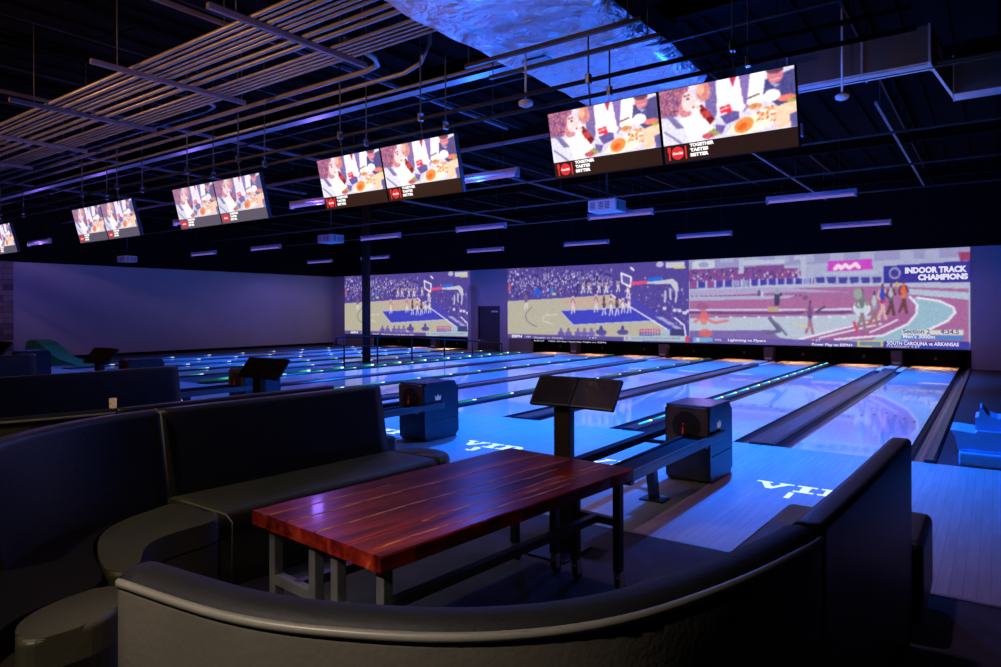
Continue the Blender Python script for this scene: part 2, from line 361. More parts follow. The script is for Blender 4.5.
divider(GW + 0.045, False, 'narrow black edge capping along the right side of the rightmost lane', None, 0.045)
divider(lanes[9][1] + GW + LEDW / 2, False, 'narrow green lit divider along the left edge of the aisle', LED_D)
for j, k in enumerate((9, 10, 11)):
    divider(divs[k][0], divs[k][1], ('wide' if divs[k][1] else 'narrow') + ' lit divider between the ' + ORD[j] + ' and ' + ORD[j + 1] + ' lanes left of the aisle', LED_D if j == 0 else LED_B)
divider(lanes[12][0] - GW - .06, False, 'narrow blue lit divider beside the grey left wall', LED_B, .06)
tag(MB().box(-.02, .02, 0.3, YF - .3, -.008, .03).build('floor_light_strip', LED_D, None, ((AX0 + AX1) / 2 + .35, 0, 0)), 'green dashed light strip running along the dark aisle between lane groups', 'light strip')
# pin machine piers under the masking
M_PIER = mat('pier_paint', (0.10, 0.065, 0.055), 0.6, var=0.2)
PIERS = [d[0] for d in divs[0:7:2]] + [divs[10][0]]
for j, xp in enumerate(PIERS):
    t = thing('pinsetter_pier', 'brown post under the projection wall ' + ('behind the %s wide capping from the right' % ORD[j] if j < 4 else 'in the far left lane group'), 'post', (xp, YF + .1, 0), 'posts between the pin decks')
    MB().box(-.13, .13, 0, .3, -.12, ZM - .01, bev=.01).build('post_body', M_PIER, t)
    MB().box(-.09, .09, -.02, 0, .05, .11).build('number_plate', mat('plate', (0.5, 0.45, 0.4), 0.4, var=.1), t)
# ten pins on each deck would stand behind the lowered rakes: dark rake boards
for i in groups_right + groups_left:
    l, r = lanes[i]
    t = thing('pin_rake', 'black lowered pin rake at the end of the ' + (ORD[i] + ' lane from the right' if i < 8 else ORD[i - 9] + ' lane left of the aisle'), 'pin rake', ((l + r) / 2, YF + .62, 0), 'pin rakes')
    MB().box(-LW / 2, LW / 2, 0, .03, .0, .40, bev=.006).build('rake_board', mat('rake_black', (.003, .003, .003), .9, var=.2, spec=.05), t)
    MB().box(-.03, .03, -.03, 0, .16, .24, bev=.01).build('rake_emblem', M_DKMET, t)
# pin deck lights (white, hidden behind the masking lip)
for j, i in enumerate(groups_right + groups_left):
    l, r = lanes[i]
    t = thing('deck_light', 'slim pin deck light tucked behind the masking of the ' + (ORD[i] + ' lane from the right' if i < 8 else ORD[i - 9] + ' lane left of the aisle'), 'light', ((l + r) / 2, YF + .1, ZM - .04), 'pin deck lights')
    MB().box(-.4, .4, 0.05, .10, 0, .03).build('light_housing', M_STEELK, t)
    MB().box(-.36, .36, 0.06, .09, -.008, 0).build('light_tube', emis('deck_tube', (1, .75, .5), 2.5), t)
    lamp('AREA', ((l + r) / 2, YF + .05, ZM - .06), 7, (1, .70, .46), .7, (math.radians(-18), 0, 0), sizey=.05, spread=math.radians(125))

# ------------------------------------------------------------------ ball returns
def make_return():
    t = thing('ball_return', '', 'ball return', (0, 0, 0), 'ball returns')
    # hood: rounded box, profile in YZ, slightly wider to the top
    prof = []
    def arc(cy, cz, r, a0, a1, n=6):
        for k in range(n + 1):
            a = a0 + (a1 - a0) * k / n; prof.append((cy + r * math.cos(a), cz + r * math.sin(a)))
    arc(.24, .61, .075, 0, PI / 2); arc(-.27, .655, .03, PI / 2, PI); arc(-.255, .04, .03, PI, 1.5 * PI); arc(.27, .055, .055, 1.5 * PI, 2 * PI)
    m = MB(); m.prism(prof, 'x', -.205, .205)
    bmesh.ops.bevel(m.bm, geom=[e for e in m.bm.edges if abs(e.verts[0].co.x) > .2 and abs(e.verts[1].co.x - e.verts[0].co.x) < .001], offset=.03, segments=3, affect='EDGES')
    h = m.build('hood', M_HOOD, t)
    # face with a round mouth
    fm = MB(); n = 28; outer = []; inner = []; rings = []
    for k in range(n):
        a = 2 * PI * k / n; cx_, cz_ = math.cos(a), math.sin(a)
        # rounded rectangle
        sx_ = abs(cx_) ** .35 * (1 if cx_ > 0 else -1) * .19; sz_ = abs(cz_) ** .35 * (1 if cz_ > 0 else -1) * .165
        outer.append((sx_, .505 + sz_)); inner.append((.125 * cx_, .50 + .135 * cz_))
    ya, yb = -.312, -.285
    ro = [fm.bm.verts.new((p[0], ya, p[1])) for p in outer]; ri = [fm.bm.verts.new((p[0], ya - .004, p[1])) for p in inner]
    rb = [fm.bm.verts.new((p[0] * .92, -.302, .50 + (p[1] - .5) * .92)) for p in inner]; rob = [fm.bm.verts.new((p[0], yb, p[1])) for p in outer]
    for k in range(n):
        j = (k + 1) % n
        fm.bm.faces.new((ro[k], ro[j], ri[j], ri[k])); fm.bm.faces.new((ri[k], ri[j], rb[j], rb[k])); fm.bm.faces.new((rob[k], rob[j], ro[j], ro[k]))
    fm.build('face_plate', M_HOODF, t)
    mm = MB(); mm.lathe([(.124, -.3015), (.130, -.3165)], (0, 0, .5), 28, 'y'); mm.build('mouth', M_RUB, t)
    MB().box(-.07, .07, -.318, -.31, .652, .660).build('slot', M_RUB, t)
    for q in (-.075, .02): MB().box(q, q + .055, -.345, -.30, .385, .405, bev=.004).build('ball_lift', mat('lift_pad', (.2, .19, .17), .4, var=.1), t)
    MB().box(-.038, -.031, -.3185, -.3166, .43, .49, bev=.0003).build('sensor_light', emis('red_led', (.5, .01, .006), .8), t)
    MB().lathe([(.006, 0), (.006, -.002)], (-.03, -.3166, .52), 10, 'y').build('sensor_light', emis('red_led', (.5, .01, .006), .8), t)
    MB().box(.2052, .2068, -.255, .29, .234, .244).build('side_seam', M_RUB, t)
    # crown emblem on the side
    cr = [(-.045, -.03), (.045, -.03), (.055, .035), (.028, .008), (.0, .045), (-.028, .008), (-.055, .035)]
    MB().prism([(p[0] - .06, p[1] * .9 + .50) for p in cr], 'x', .2052, .2072).build('crown_emblem', M_DECAL, t)
    # rack: two ball rails carried on a leg
    M_RACK = mat('rack_plastic', (.006, .006, .008), .55, var=.2, spec=.12)
    def rail(xa, xb, name):
        m = MB()
        m.tube([(xa, -.0, .43), (xa, -1.95, .415), ], .02, 8); m.tube([(xb, -.0, .43), (xb, -1.95, .415)], .02, 8)
        m.box(xa, xb, -1.95, -.02, .375, .425)
        return m.build(name, M_RACK, t)
    rail(.02, .225, 'ball_rail'); 
    MB().box(-.36, -.28, -1.95, .0, .365, .43, bev=.015).build('ball_rail', M_RACK, t)
    MB().box(.215, .245, -1.95, .02, .375, .445, bev=.008).build('side_rail', mat('side_rail_plastic', (.09, .085, .10), .3, var=.15), t)
    for q in (-.45, -1.92):
        MB().box(-.34, .23, q - .03, q + .03, .35, .375).build('rack_crossbar', M_STEELK, t)
    lg = MB().prism([(-.86, .0), (-.79, 0), (-.86, .37), (-.95, .37)], 'x', -.045, .02); bmesh.ops.translate(lg.bm, verts=lg.bm.verts, vec=(0, -.17, 0)); lg.build('rack_leg', M_STEELK, t)
    MB().box(-.115, .085, -1.07, -.91, 0, .014, bev=.004).build('foot_plate', M_STEELK, t)
    return t
RET_L = ['behind the near wooden table', 'between the near booth and the monitor post', 'half hidden behind the second touch monitors', 'small beyond the second booth backrest', 'farthest left with a pale crown']
_OLD = ['behind the near wooden table on the first wide capping', 'between the near booth and the monitor post, showing its crown', 'half hidden behind the second touch monitors', 'beyond the second booth backrest, fourth from the right', 'far left beside the aisle, small', 'far left past the aisle, smallest']
ret = make_return()
rets = []
RX = [divs[0][0] - .05, divs[2][0] - .05, divs[4][0] - .05, divs[6][0] - .05, divs[9][0] - .05 if not divs[9][1] else divs[9][0], divs[11][0]]
RX = [-1.455, -4.80, -8.33, -11.75, -16.66]
for j, xr in enumerate(RX):
    o = ret if j == 0 else copy_tree(ret)
    o.location = (xr, -1.81, 0); o['label'] = 'dark blue ball return hood, ' + RET_L[j]
# bowling balls waiting on the rack are absent in the photo

# ------------------------------------------------------------------ floor lettering
for i in range(0, 8):
    l, r = lanes[i]; xc = (l + r) / 2
    t = thing('lane_number_decal', 'white VIP lettering on the approach boards before the %s lane from the right' % ORD[i], 'floor lettering', (xc, -1.9, 0), 'VIP floor letters')
    SER = mat('white_decal', (0.95, 0.95, 0.95))
    # serif capitals drawn as flat slabs
    def slab(m, pts): m.prism(pts, 'z', .0005, .0015)
    v = MB(); x0 = -.43
    slab(v, [(x0, .23), (x0 + .13, .23), (x0 + .13, .20), (x0 + .10, .20), (x0 + .16, .07), (x0 + .22, .20), (x0 + .19, .20), (x0 + .19, .23), (x0 + .31, .23), (x0 + .31, .20), (x0 + .27, .20), (x0 + .17, 0), (x0 + .12, 0), (x0 + .04, .20), (x0, .20)])
    v.build('letter', SER, t)
    v = MB(); x0 = -.09
    slab(v, [(x0, 0), (x0 + .16, 0), (x0 + .16, .035), (x0 + .115, .035), (x0 + .115, .195), (x0 + .16, .195), (x0 + .16, .23), (x0, .23), (x0, .195), (x0 + .045, .195), (x0 + .045, .035), (x0, .035)])
    v.build('letter', SER, t)
    v = MB(); x0 = .10
    slab(v, [(x0, 0), (x0 + .15, 0), (x0 + .15, .035), (x0 + .11, .035), (x0 + .11, .195), (x0, .23), (x0, .195), (x0 + .04, .195), (x0 + .04, .035), (x0, .035)])
    slab(v, [(x0, .23), (x0 + .11, .195), (x0 + .16, .195), (x0 + .19, .165), (x0 + .16, .13), (x0 + .11, .13), (x0 + .11, .095), (x0 + .2, .095), (x0 + .255, .13), (x0 + .26, .19), (x0 + .21, .23)])
    v.build('letter', SER, t)
    text_mesh(str(i + 1), .26, SER, 'numeral', t, Matrix.Translation((-.15, -.23, .0012)), depth=.0006, bold=.008)

# ------------------------------------------------------------------ raster pictures for the screens (colour per cell)
class Pic:
    def __init__(s, W, H, bg): s.W, s.H = W, H; s.a = np.zeros((H, W, 3)); s.a[:] = bg; s.yy, s.xx = np.mgrid[0:H, 0:W]; s.u = (s.xx + .5) / W; s.v = (s.yy + .5) / H
    def put(s, mask, c, al=1.0): s.a[mask] = s.a[mask] * (1 - al) + np.array(c, float) * al
    def poly(s, pts, c, al=1.0):
        inside = np.zeros((s.H, s.W), bool); n = len(pts)
        for i in range(n):
            x1, y1 = pts[i]; x2, y2 = pts[(i + 1) % n]
            if y1 == y2: continue
            cond = ((y1 > s.v) != (y2 > s.v)) & (s.u < (x2 - x1) * (s.v - y1) / (y2 - y1) + x1)
            inside ^= cond
        s.put(inside, c, al)
    def ell(s, cx, cy, rx, ry, c, al=1.0, rot=0):
        dx, dy = s.u - cx, s.v - cy; ca, sa = math.cos(rot), math.sin(rot)
        asp = s.W / s.H
        X, Y = dx * asp * ca + dy * sa, -dx * asp * sa + dy * ca
        s.put((X / (rx * asp)) ** 2 + (Y / ry) ** 2 < 1, c, al)
    def line(s, pts, wd, c, al=1.0):
        asp = s.W / s.H
        for (x1, y1), (x2, y2) in zip(pts[:-1], pts[1:]):
            ax, ay, bx, by = x1 * asp, y1, x2 * asp, y2; L2 = (bx - ax) ** 2 + (by - ay) ** 2 + 1e-9
            t = np.clip(((s.u * asp - ax) * (bx - ax) + (s.v - ay) * (by - ay)) / L2, 0, 1)
            s.put((s.u * asp - ax - t * (bx - ax)) ** 2 + (s.v - ay - t * (by - ay)) ** 2 < wd * wd, c, al)
    def mottle(s, amt, seed, cell=1):
        rs = np.random.RandomState(seed); n = rs.rand(s.H // cell + 1, s.W // cell + 1, 1) - .5
        n = np.repeat(np.repeat(n, cell, 0), cell, 1)[:s.H, :s.W]; s.a = np.clip(s.a + n * amt, 0, 255)
def soften(p, k=1):
    for _ in range(k):
        b_ = np.pad(p.a, ((1, 1), (1, 1), (0, 0)), mode='edge'); p.a = (b_[1:-1, 1:-1] * 2 + b_[:-2, 1:-1] + b_[2:, 1:-1] + b_[1:-1, :-2] + b_[1:-1, 2:]) / 6
    return p
def pic_mesh(name, pic, wm, hm, m, parent=None, loc=None, rot=None):
    """picture in local XZ, origin at its top left corner, facing -Y"""
    W, H = pic.W, pic.H
    gx, gz = np.meshgrid(np.linspace(0, wm, W + 1), np.linspace(0, -hm, H + 1))
    co = np.stack([gx.ravel(), np.zeros(gx.size), gz.ravel()], 1)
    i = np.arange(H)[:, None] * (W + 1) + np.arange(W)[None, :]
    q = np.stack([i, i + W + 1, i + W + 2, i + 1], -1).reshape(-1, 4)
    me = bpy.data.meshes.new(name); me.vertices.add(len(co)); me.vertices.foreach_set('co', co.ravel())
    me.loops.add(q.size); me.loops.foreach_set('vertex_index', q.ravel().astype(np.int32))
    me.polygons.add(len(q)); me.polygons.foreach_set('loop_start', np.arange(0, q.size, 4, dtype=np.int32))
    me.update(calc_edges=True)
    c = pic.a.reshape(-1, 3) / 255.0; c = np.where(c <= .04045, c / 12.92, ((c + .055) / 1.055) ** 2.4)
    c = np.repeat(np.concatenate([c, np.ones((len(c), 1))], 1), 4, 0)
    at = me.color_attributes.new('Col', 'FLOAT_COLOR', 'CORNER'); at.data.foreach_set('color', c.ravel())
    me.materials.append(m)
    o = bpy.data.objects.new(name, me); COL.objects.link(o)
    if parent: o.parent = parent
    if loc: o.location = loc
    return o
def picmat(name, strength, tint=None, tf=0.0, rough=0.35):
    m = bpy.data.materials.new(name); m.use_nodes = True; nt = m.node_tree; b = nt.nodes['Principled BSDF']
    b.inputs['Base Color'].default_value = (0.02, 0.02, 0.02, 1); b.inputs['Roughness'].default_value = rough
    a = nt.nodes.new('ShaderNodeAttribute'); a.attribute_name = 'Col'
    mx = nt.nodes.new('ShaderNodeMix'); mx.data_type = 'RGBA'; mx.inputs[0].default_value = tf
    nt.links.new(a.outputs['Color'], mx.inputs[6]); mx.inputs[7].default_value = (*(tint or (1, 1, 1)), 1)
    nt.links.new(mx.outputs[2], b.inputs['Emission Color']); b.inputs['Emission Strength'].default_value = strength
    return m
M_PROJ = picmat('projected_picture', 1.0, rough=.8)
# projection rectangles on the far wall
SC = {'a': (-23.13, -15.86), 'b': (-14.07, -7.07), 'c': (-7.06, 0.25)}
SZ1, SZ0 = 3.09, 0.50
YS = YF - 0.012
def ray(px, py):
    return fw + rt * ((px - 500.5) / F_PX) - up * ((py - 310.24) / F_PX)
def wall_pt(px, py):
    """point of the far wall plane for a survey reading"""
    d = ray(px, py); k = (YS - CAM.y) / d.y; p = CAM + d * k; return p.x, p.z
def uvf(key):
    X0, X1 = SC[key]
    def f(px, py):
        X, Z = wall_pt(px, py); return ((X - X0) / (X1 - X0), (SZ1 - Z) / (SZ1 - SZ0))
    return f
# ---- basketball broadcast
def basketball():
    f = uvf('b'); p = Pic(380, 142, (84, 68, 146)); rs = random.Random(3)
    def P(*q): return [f(*a) for a in q]
    A = lambda x, y: (505 + .135 * x, 255 + .135 * y)
    B = lambda x, y: (595 + .135 * x, 255 + .135 * y)
    for _ in range(900):
        x = rs.uniform(508, 612); y = rs.gauss(283, 7)
        if y < 269 or y > 298: continue
        u, v = f(x, y); c = rs.choice([(170, 160, 205), (120, 105, 175), (60, 48, 110), (205, 195, 225), (50, 42, 100), (150, 130, 180)])
        p.ell(u, v, rs.uniform(.002, .005), rs.uniform(.008, .022), c)
    for _ in range(170):
        x = rs.uniform(612, 688); y = rs.uniform(278, 325); u, v = f(x, y)
        p.ell(u, v, rs.uniform(.002, .006), rs.uniform(.005, .02), rs.choice([(130, 118, 185), (60, 50, 115), (160, 150, 200), (70, 58, 130)]))
    p.poly(P(A(0, 335), A(741, 285), B(115, 280), B(110, 305), A(741, 305), A(0, 350)), (78, 66, 165))
    p.poly(P((505, 301.3), (605, 295.4), (611, 294.4), (631.5, 307.6), (668, 330), (668, 341), (505, 334)), (184, 178, 156))
    p.poly(P(A(380, 325), (611, 294.4), (622, 302), A(500, 405)), (196, 172, 150))
    p.poly(P((611, 293.5), (634, 297), (690, 334), (690, 341), (672, 341), (668, 330)), (76, 68, 168))
    p.poly(P(A(410, 412), A(741, 400), (631, 307.5), B(445, 485), A(505, 518)), (62, 66, 188))
    p.line(P(A(410, 412), A(505, 518), B(445, 487)), .006, (190, 190, 225))
    p.line(P(A(410, 412), (606, 309)), .005, (170, 172, 220))
    p.line(P((611, 294.4), (631.5, 307.6), (668, 330)), .009, (225, 222, 238))
    arc = [A(200, 385), A(165, 420), A(150, 450), A(165, 490), A(200, 515), A(235, 530)]
    p.line(P(*arc), .006, (120, 110, 120))
    arc = [A(390, 440), A(310, 445), A(275, 465), A(285, 490), A(350, 510)]
    p.line(P(*arc), .006, (215, 212, 190))
    # players: legs, trunk, head
    def player(x, y, h, c, leg=(225, 215, 225), lean=0):
        u, v = f(x, y); hw = .004; H = h * .0125
        p.line([(u - .009, v), (u - .004, v - H * .2), (u - .002, v - H * .45)], .008, leg); p.line([(u + .008, v - .01), (u + .007, v - H * .22), (u + .002, v - H * .45)], .008, leg)
        p.line([(u, v - H * .45), (u + lean, v - H * .8)], .021, c); p.line([(u - .010, v - H * .55), (u + lean, v - H * .75), (u + .011, v - H * .5)], .007, (150, 105, 100))
        p.ell(u + lean, v - H * .93, .004, .02, (80, 55, 70))
    for a in [(573, 313.5, 22, (215, 190, 205)), (596, 312, 22, (215, 170, 190)), (526, 309, 20, (95, 85, 150)), (604, 315, 20, (80, 60, 100)), (611, 315.5, 21, (215, 205, 220)), (617, 315.5, 21, (70, 55, 100)), (623, 313, 18, (220, 210, 225)), (629, 313, 20, (215, 205, 225)), (628, 298, 16, (225, 215, 225))]:
        player(*a)
    for (x, y) in ((583, 293), (589, 293), (599, 293), (606, 293), (618, 292)): player(x, y, 13, (205, 195, 220))
    p.ell(*f(537.5, 292.5), .020, .05, (30, 90, 215)); p.ell(*f(552, 291), .010, .045, (60, 120, 210))
    p.ell(*f(509.5, 288), .006, .07, (215, 90, 100)); p.ell(*f(554, 294), .012, .02, (205, 190, 90))
    # hoop
    p.poly(P(B(195, 135), B(268, 165), B(262, 235), B(200, 205)), (100, 86, 160)); p.line(P(B(195, 135), B(268, 165), B(262, 235), B(200, 205), B(195, 135)), .012, (232, 228, 242))
    p.poly(P(B(265, 200), B(388, 188), B(388, 214), B(268, 226)), (220, 80, 120)); p.poly(P(B(390, 170), B(495, 160), B(497, 188), B(392, 200)), (45, 105, 215))
    p.poly(P(B(385, 200), B(495, 188), B(575, 175), B(612, 205), B(622, 265), B(596, 275), B(560, 215), B(385, 215)), (196, 198, 205))
    for x0, x1, y0, y1 in ((555, 560, 250, 325), (605, 598, 260, 345), (522, 518, 270, 345)): p.line(P(B(x0, y0), B(x1, y1)), .014, (190, 188, 205))
    for (x, y) in ((515, 395), (590, 410), (625, 412), (665, 430), (690, 415)): p.ell(*f(*B(x, y)), .010, .022, (205, 200, 222))
    for k in range(3): p.poly(P(B(445 + k * 55, 455 + k * 32), B(500 + k * 55, 460 + k * 32), B(550 + k * 50, 488 + k * 30), B(490 + k * 50, 485 + k * 30)), (168, 165, 205))
    p.line(P(B(590, 465), B(660, 520), B(672, 600)), .010, (225, 225, 240))
    p.line(P(B(265, 95), B(285, 110)), .014, (225, 222, 240))
    # network box top right
    p.ell(*f(*B(480, 70)), .018, .035, (180, 178, 205)); p.poly(P(B(525, 55), B(665, 50), B(665, 95), B(525, 95)), (196, 198, 205)); p.line(P(B(590, 95), B(665, 92)), .012, (205, 190, 120))
    # foreground bench silhouettes and the caption band
    for x, r_, c in ((415, 8, (60, 55, 110)), (470, 5, (70, 60, 120)), (540, 6, (70, 60, 120)), (588, 6, (75, 62, 120)), (640, 7, (80, 66, 130)), (720, 9, (72, 62, 125))):
        u, v = f(*A(x, 555)); p.ell(u, v, .007, .026, (96, 82, 140)); p.ell(u, v + .05, .020, .035, (c[0] + 40, c[1] + 35, c[2] + 55)); p.ell(u, v + .002, .004, .015, (150, 120, 150))
    for x in (45, 205): u, v = f(*B(x, 560)); p.ell(u, v - .03, .008, .035, (72, 60, 135)); p.ell(u, v + .02, .03, .035, (85, 75, 150))
    p.poly(P((505, 333.6), (625, 337), (625, 346), (505, 342)), (92, 76, 150))
    p.poly(P((625, 337), (690, 338), (690, 346), (625, 346)), (92, 76, 150))
    for x0, x1, y0, y1, c in ((330, 480, 550, 572, (190, 80, 120)), (330, 480, 577, 597, (80, 76, 150)), (490, 555, 550, 597, (170, 185, 200)), (562, 660, 552, 600, (60, 60, 110))):
        p.poly(P(B(x0, y0), B(x1, y0), B(x1, y1), B(x0, y1)), c)
    for q in range(7): p.ell(*f(*B(345 + q * 20, 561)), .004, .012, (225, 200, 215)); p.ell(*f(*B(345 + q * 20, 587)), .004, .012, (190, 185, 215))
    p.poly(P(B(212, 600), B(668, 598), B(668, 642), B(212, 634)), (170, 190, 198))
    for q in range(26): p.ell(*f(*B(275 + q * 14, 618)), .0028, .011, (120, 125, 160))
    p.ell(*f(*B(235, 617)), .004, .02, (210, 80, 110))
    p.poly(P(B(676, 600), B(712, 598), B(712, 645), B(676, 645)), (222, 62, 96))
    soften(p, 2); p.mottle(12, 5, 2); return p
M_TXW = emis('screen_text', (0.75, 0.73, 0.88), 1.0); M_TXD = emis('screen_text_dark', (0.10, 0.09, 0.22), 1.0)
def wall_text(txt, px, py, px2, size, parent, m=M_TXW, shear=0.0, bold=0.0, org=(0, 0)):
    X, Z = wall_pt(px, py); X2, _ = wall_pt(px2, py)
    M = Matrix.Translation((X - org[0], YS - .006, Z - org[1])) @ Matrix.Rotation(PI / 2, 4, 'X')
    return text_mesh(txt, size, m, 'caption', parent, M, shear=shear, width=X2 - X, bold=bold, depth=.0005)
bp_ = basketball()
def screen_thing(key, label):
    X0, X1 = SC[key]
    t = thing('projection_screen', label, 'projection', (0, 0, 0), 'projected pictures on the far wall'); return t
tb = screen_thing('b', 'projected basketball broadcast on the far wall, right of the door')
X0, X1 = SC['b']; pb = pic_mesh('picture', bp_, X1 - X0, SZ1 - SZ0, M_PROJ, tb, (X0, YS, SZ1))
wall_text('ESPN', 512, 337.2, 522, .13, tb, bold=.006); wall_text('NBA', 526, 337.4, 531, .09, tb); wall_text('Memphis  vs  Orlando', 534, 338.2, 563, .09, tb)
wall_text('7 ET', 589, 338.6, 597, .07, tb); wall_text('8:30 ET    NBA All-Star Saturday Night on ESPN', 534, 341.2, 606, .07, tb)
ta = screen_thing('a', 'projected basketball broadcast on the far wall behind the black column, left of the door')
XA0, XA1 = SC['a']; pa = pb.copy(); COL.objects.link(pa); pa.parent = ta; pa.location = (XA0, YS, SZ1); pa.scale = ((XA1 - XA0) / (X1 - X0), 1, 1)
wall_text('ESPN', 351, 333.2, 358, .13, ta, bold=.006); wall_text('NBA', 361, 333.2, 365, .09, ta)
wall_text('8:30 ET    NBA All-Star Saturday Night on ESPN', 373, 334.5, 414, .08, ta)
# ---- indoor track broadcast
def track():
    f = uvf('c'); p = Pic(400, 146, (168, 172, 200)); rs = random.Random(5)
    def P(*q): return [f(*a) for a in q]
    A = lambda x, y: (685 + .1575 * x, 245 + .1575 * y)
    B = lambda x, y: (780 + .1575 * x, 245 + .1575 * y)
    C = lambda x, y: (870 + .21 * x, 240 + .21 * y)
    p.poly(P((685, 250), (980, 238), (980, 256), (685, 270)), (150, 146, 190))
    for x0 in (695, 720, 745, 775, 800, 830, 860, 900, 925): p.poly(P((x0, 250), (x0 + 14, 249), (x0 + 14, 262), (x0, 263)), (165, 168, 200))
    # stands
    p.poly(P(A(20, 160), A(630, 125), A(630, 235), A(20, 275)), (126, 74, 136)); p.poly(P(B(0, 150), B(110, 145), B(110, 215), B(0, 215)), (146, 74, 130))
    for _ in range(420):
        x = rs.uniform(690, 802); y = rs.uniform(269, 288); p.ell(*f(x, y), rs.uniform(.001, .004), rs.uniform(.006, .018), rs.choice([(90, 70, 150), (200, 195, 220), (160, 60, 120), (60, 50, 110), (130, 110, 170)]))
    p.poly(P(A(340, 85), A(375, 85), A(375, 180), A(340, 185)), (178, 182, 208)); p.poly(P(B(90, 70), B(165, 68), B(165, 210), B(135, 210), B(130, 90), B(90, 95)), (178, 182, 208))
    p.poly(P(A(375, 100), A(635, 90), A(635, 120), A(375, 128)), (185, 190, 212))
    # barrier with banners
    p.poly(P(A(0, 245), A(635, 215), B(640, 205), B(640, 240), B(0, 250), A(0, 280)), (100, 96, 170))
    for q in range(22):
        x = 690 + q * 8.8; yb = 287.6 - (x - 690) * .035; p.poly(P((x, yb - 5.5), (x + 5.6, yb - 5.7), (x + 5.6, yb), (x, yb)), rs.choice([(70, 60, 160), (150, 70, 130), (150, 150, 195), (70, 60, 160)]))
        p.line(P((x - 1.2, yb - 6), (x - 1.2, yb + .5)), .008, (190, 192, 215))
    p.poly(P(A(0, 285), A(635, 250), B(0, 250), B(640, 240), C(470, 200), C(470, 232), B(640, 262), B(0, 275), A(0, 305)), (176, 182, 204))
    # track surfaces
    p.poly(P(A(30, 305), B(0, 275), B(640, 262), C(470, 232), C(470, 540), A(30, 600)), (164, 106, 152))
    p.poly(P(A(30, 290), B(0, 268), B(440, 300), B(0, 300), A(30, 330)), (172, 160, 196))
    for q in range(24): x = 692 + q * 4.7; p.ell(*f(x, 296.5 - (x - 690) * .01), .003, .010, (70, 60, 110))
    p.poly(P(A(30, 330), A(635, 318), B(100, 320), B(30, 345), A(30, 360)), (172, 172, 200))
    p.poly(P(A(30, 355), A(635, 340), B(600, 330), B(600, 410), A(30, 410)), (168, 104, 150))
    p.line(P(A(30, 412), B(0, 412), B(450, 408)), .012, (205, 200, 220)); p.line(P(A(30, 430), B(0, 432), B(450, 425)), .014, (110, 70, 120))
    # inner field, pale grey
    p.poly(P(A(30, 465), B(0, 455), B(500, 440), B(630, 455), B(120, 600), A(30, 600)), (182, 192, 208))
    p.poly(P(A(30, 545), A(540, 540), B(0, 590), B(100, 600), A(30, 600)), (122, 100, 165))
    p.line(P(A(540, 465), A(600, 545), A(520, 560)), .02, (100, 100, 130)); p.line(P(A(540, 465), B(-10, 510), B(40, 570)), .012, (110, 110, 140))
    # curved lanes
    def bow(pts, c, wd): p.line(P(*pts), wd, c)
    p.poly(P(B(120, 600), B(630, 470), C(60, 380), C(160, 345), C(215, 340), C(190, 390), C(0, 470), B(350, 600)), (162, 94, 142))
    p.poly(P(B(400, 600), C(0, 480), C(190, 395), C(228, 345), C(215, 300), C(180, 275), C(260, 280), C(360, 300), C(400, 340), C(370, 385), C(250, 440), C(100, 520)), (150, 182, 200))
    p.poly(P(C(180, 262), C(470, 250), C(470, 470), C(330, 470), C(250, 440), C(370, 385), C(402, 340), C(365, 300), C(260, 278)), (166, 102, 150))
    p.poly(P(C(180, 232), C(475, 250), C(475, 285), C(180, 258)), (176, 190, 208))
    bow([C(190, 270), C(225, 310), C(222, 350), C(180, 400), C(60, 455), B(350, 600)], (225, 225, 238), .011)
    bow([C(225, 275), C(330, 290), C(395, 320), C(405, 345), C(370, 385), C(250, 440), C(120, 500)], (228, 228, 240), .011)
    bow([C(0, 440), C(90, 400), C(130, 380)], (220, 220, 235), .009); bow([B(120, 600), B(630, 470)], (220, 220, 235), .012); bow([B(250, 590), B(640, 500)], (215, 215, 232), .010)
    for q in range(10): p.ell(*f(*A(200 + q * 90, 458)), .007, .010, (222, 222, 236))
    # billboard and banner
    p.poly(P(B(305, 105), B(585, 88), B(588, 155), B(300, 168)), (200, 70, 190)); p.line(P(B(350, 150), B(370, 130), B(390, 148), B(415, 125), B(440, 145), B(480, 120), B(500, 140)), .02, (240, 215, 230))
    p.poly(P(B(270, 178), B(620, 160), B(620, 185), B(280, 195)), (176, 182, 206)); p.poly(P(B(215, 195), B(640, 185), B(640, 240), B(215, 245)), (160, 168, 200))
    for q in range(6): x = 225 + q * 72; p.poly(P(B(x, 205), B(x + 60, 203), B(x + 55, 240), B(x + 8, 243)), (72, 62, 150))
    p.poly(P(C(65, 125), C(476, 98), C(476, 200), C(65, 205)), (58, 50, 150)); p.ell(*f(*C(118, 158)), .019, .062, (150, 150, 185)); p.ell(*f(*C(118, 158)), .013, .040, (66, 58, 140))
    p.poly(P(C(420, 60), C(475, 55), C(475, 98), C(430, 100)), (150, 60, 100))
    # runners
    def runner(x, y, h, top, shorts, skin, k=1):
        u, v = f(x, y); H = h * .0102; w = .006 * h / 25
        p.line([(u - 1.6 * w, v - .01), (u - .2 * w, v - H * .28), (u, v - H * .5)], .014, skin); p.line([(u + 1.2 * w, v), (u + .6 * w, v - H * .22), (u, v - H * .5)], .014, skin)
        p.ell(u, v - H * .52, w * 1.0, H * .10, shorts); p.ell(u, v - H * .70, w * .95, H * .17, top)
        p.line([(u - w, v - H * .8), (u - 1.9 * w, v - H * .62), (u - 1.2 * w, v - H * .55)], .010, skin); p.line([(u + w, v - H * .8), (u + 1.8 * w, v - H * .62)], .010, skin)
        p.ell(u + .1 * w, v - H * .93, w * .42, H * .075, (90, 60, 70))
    p.ell(*f(*B(160, 335)), .010, .03, (110, 85, 120), .8)
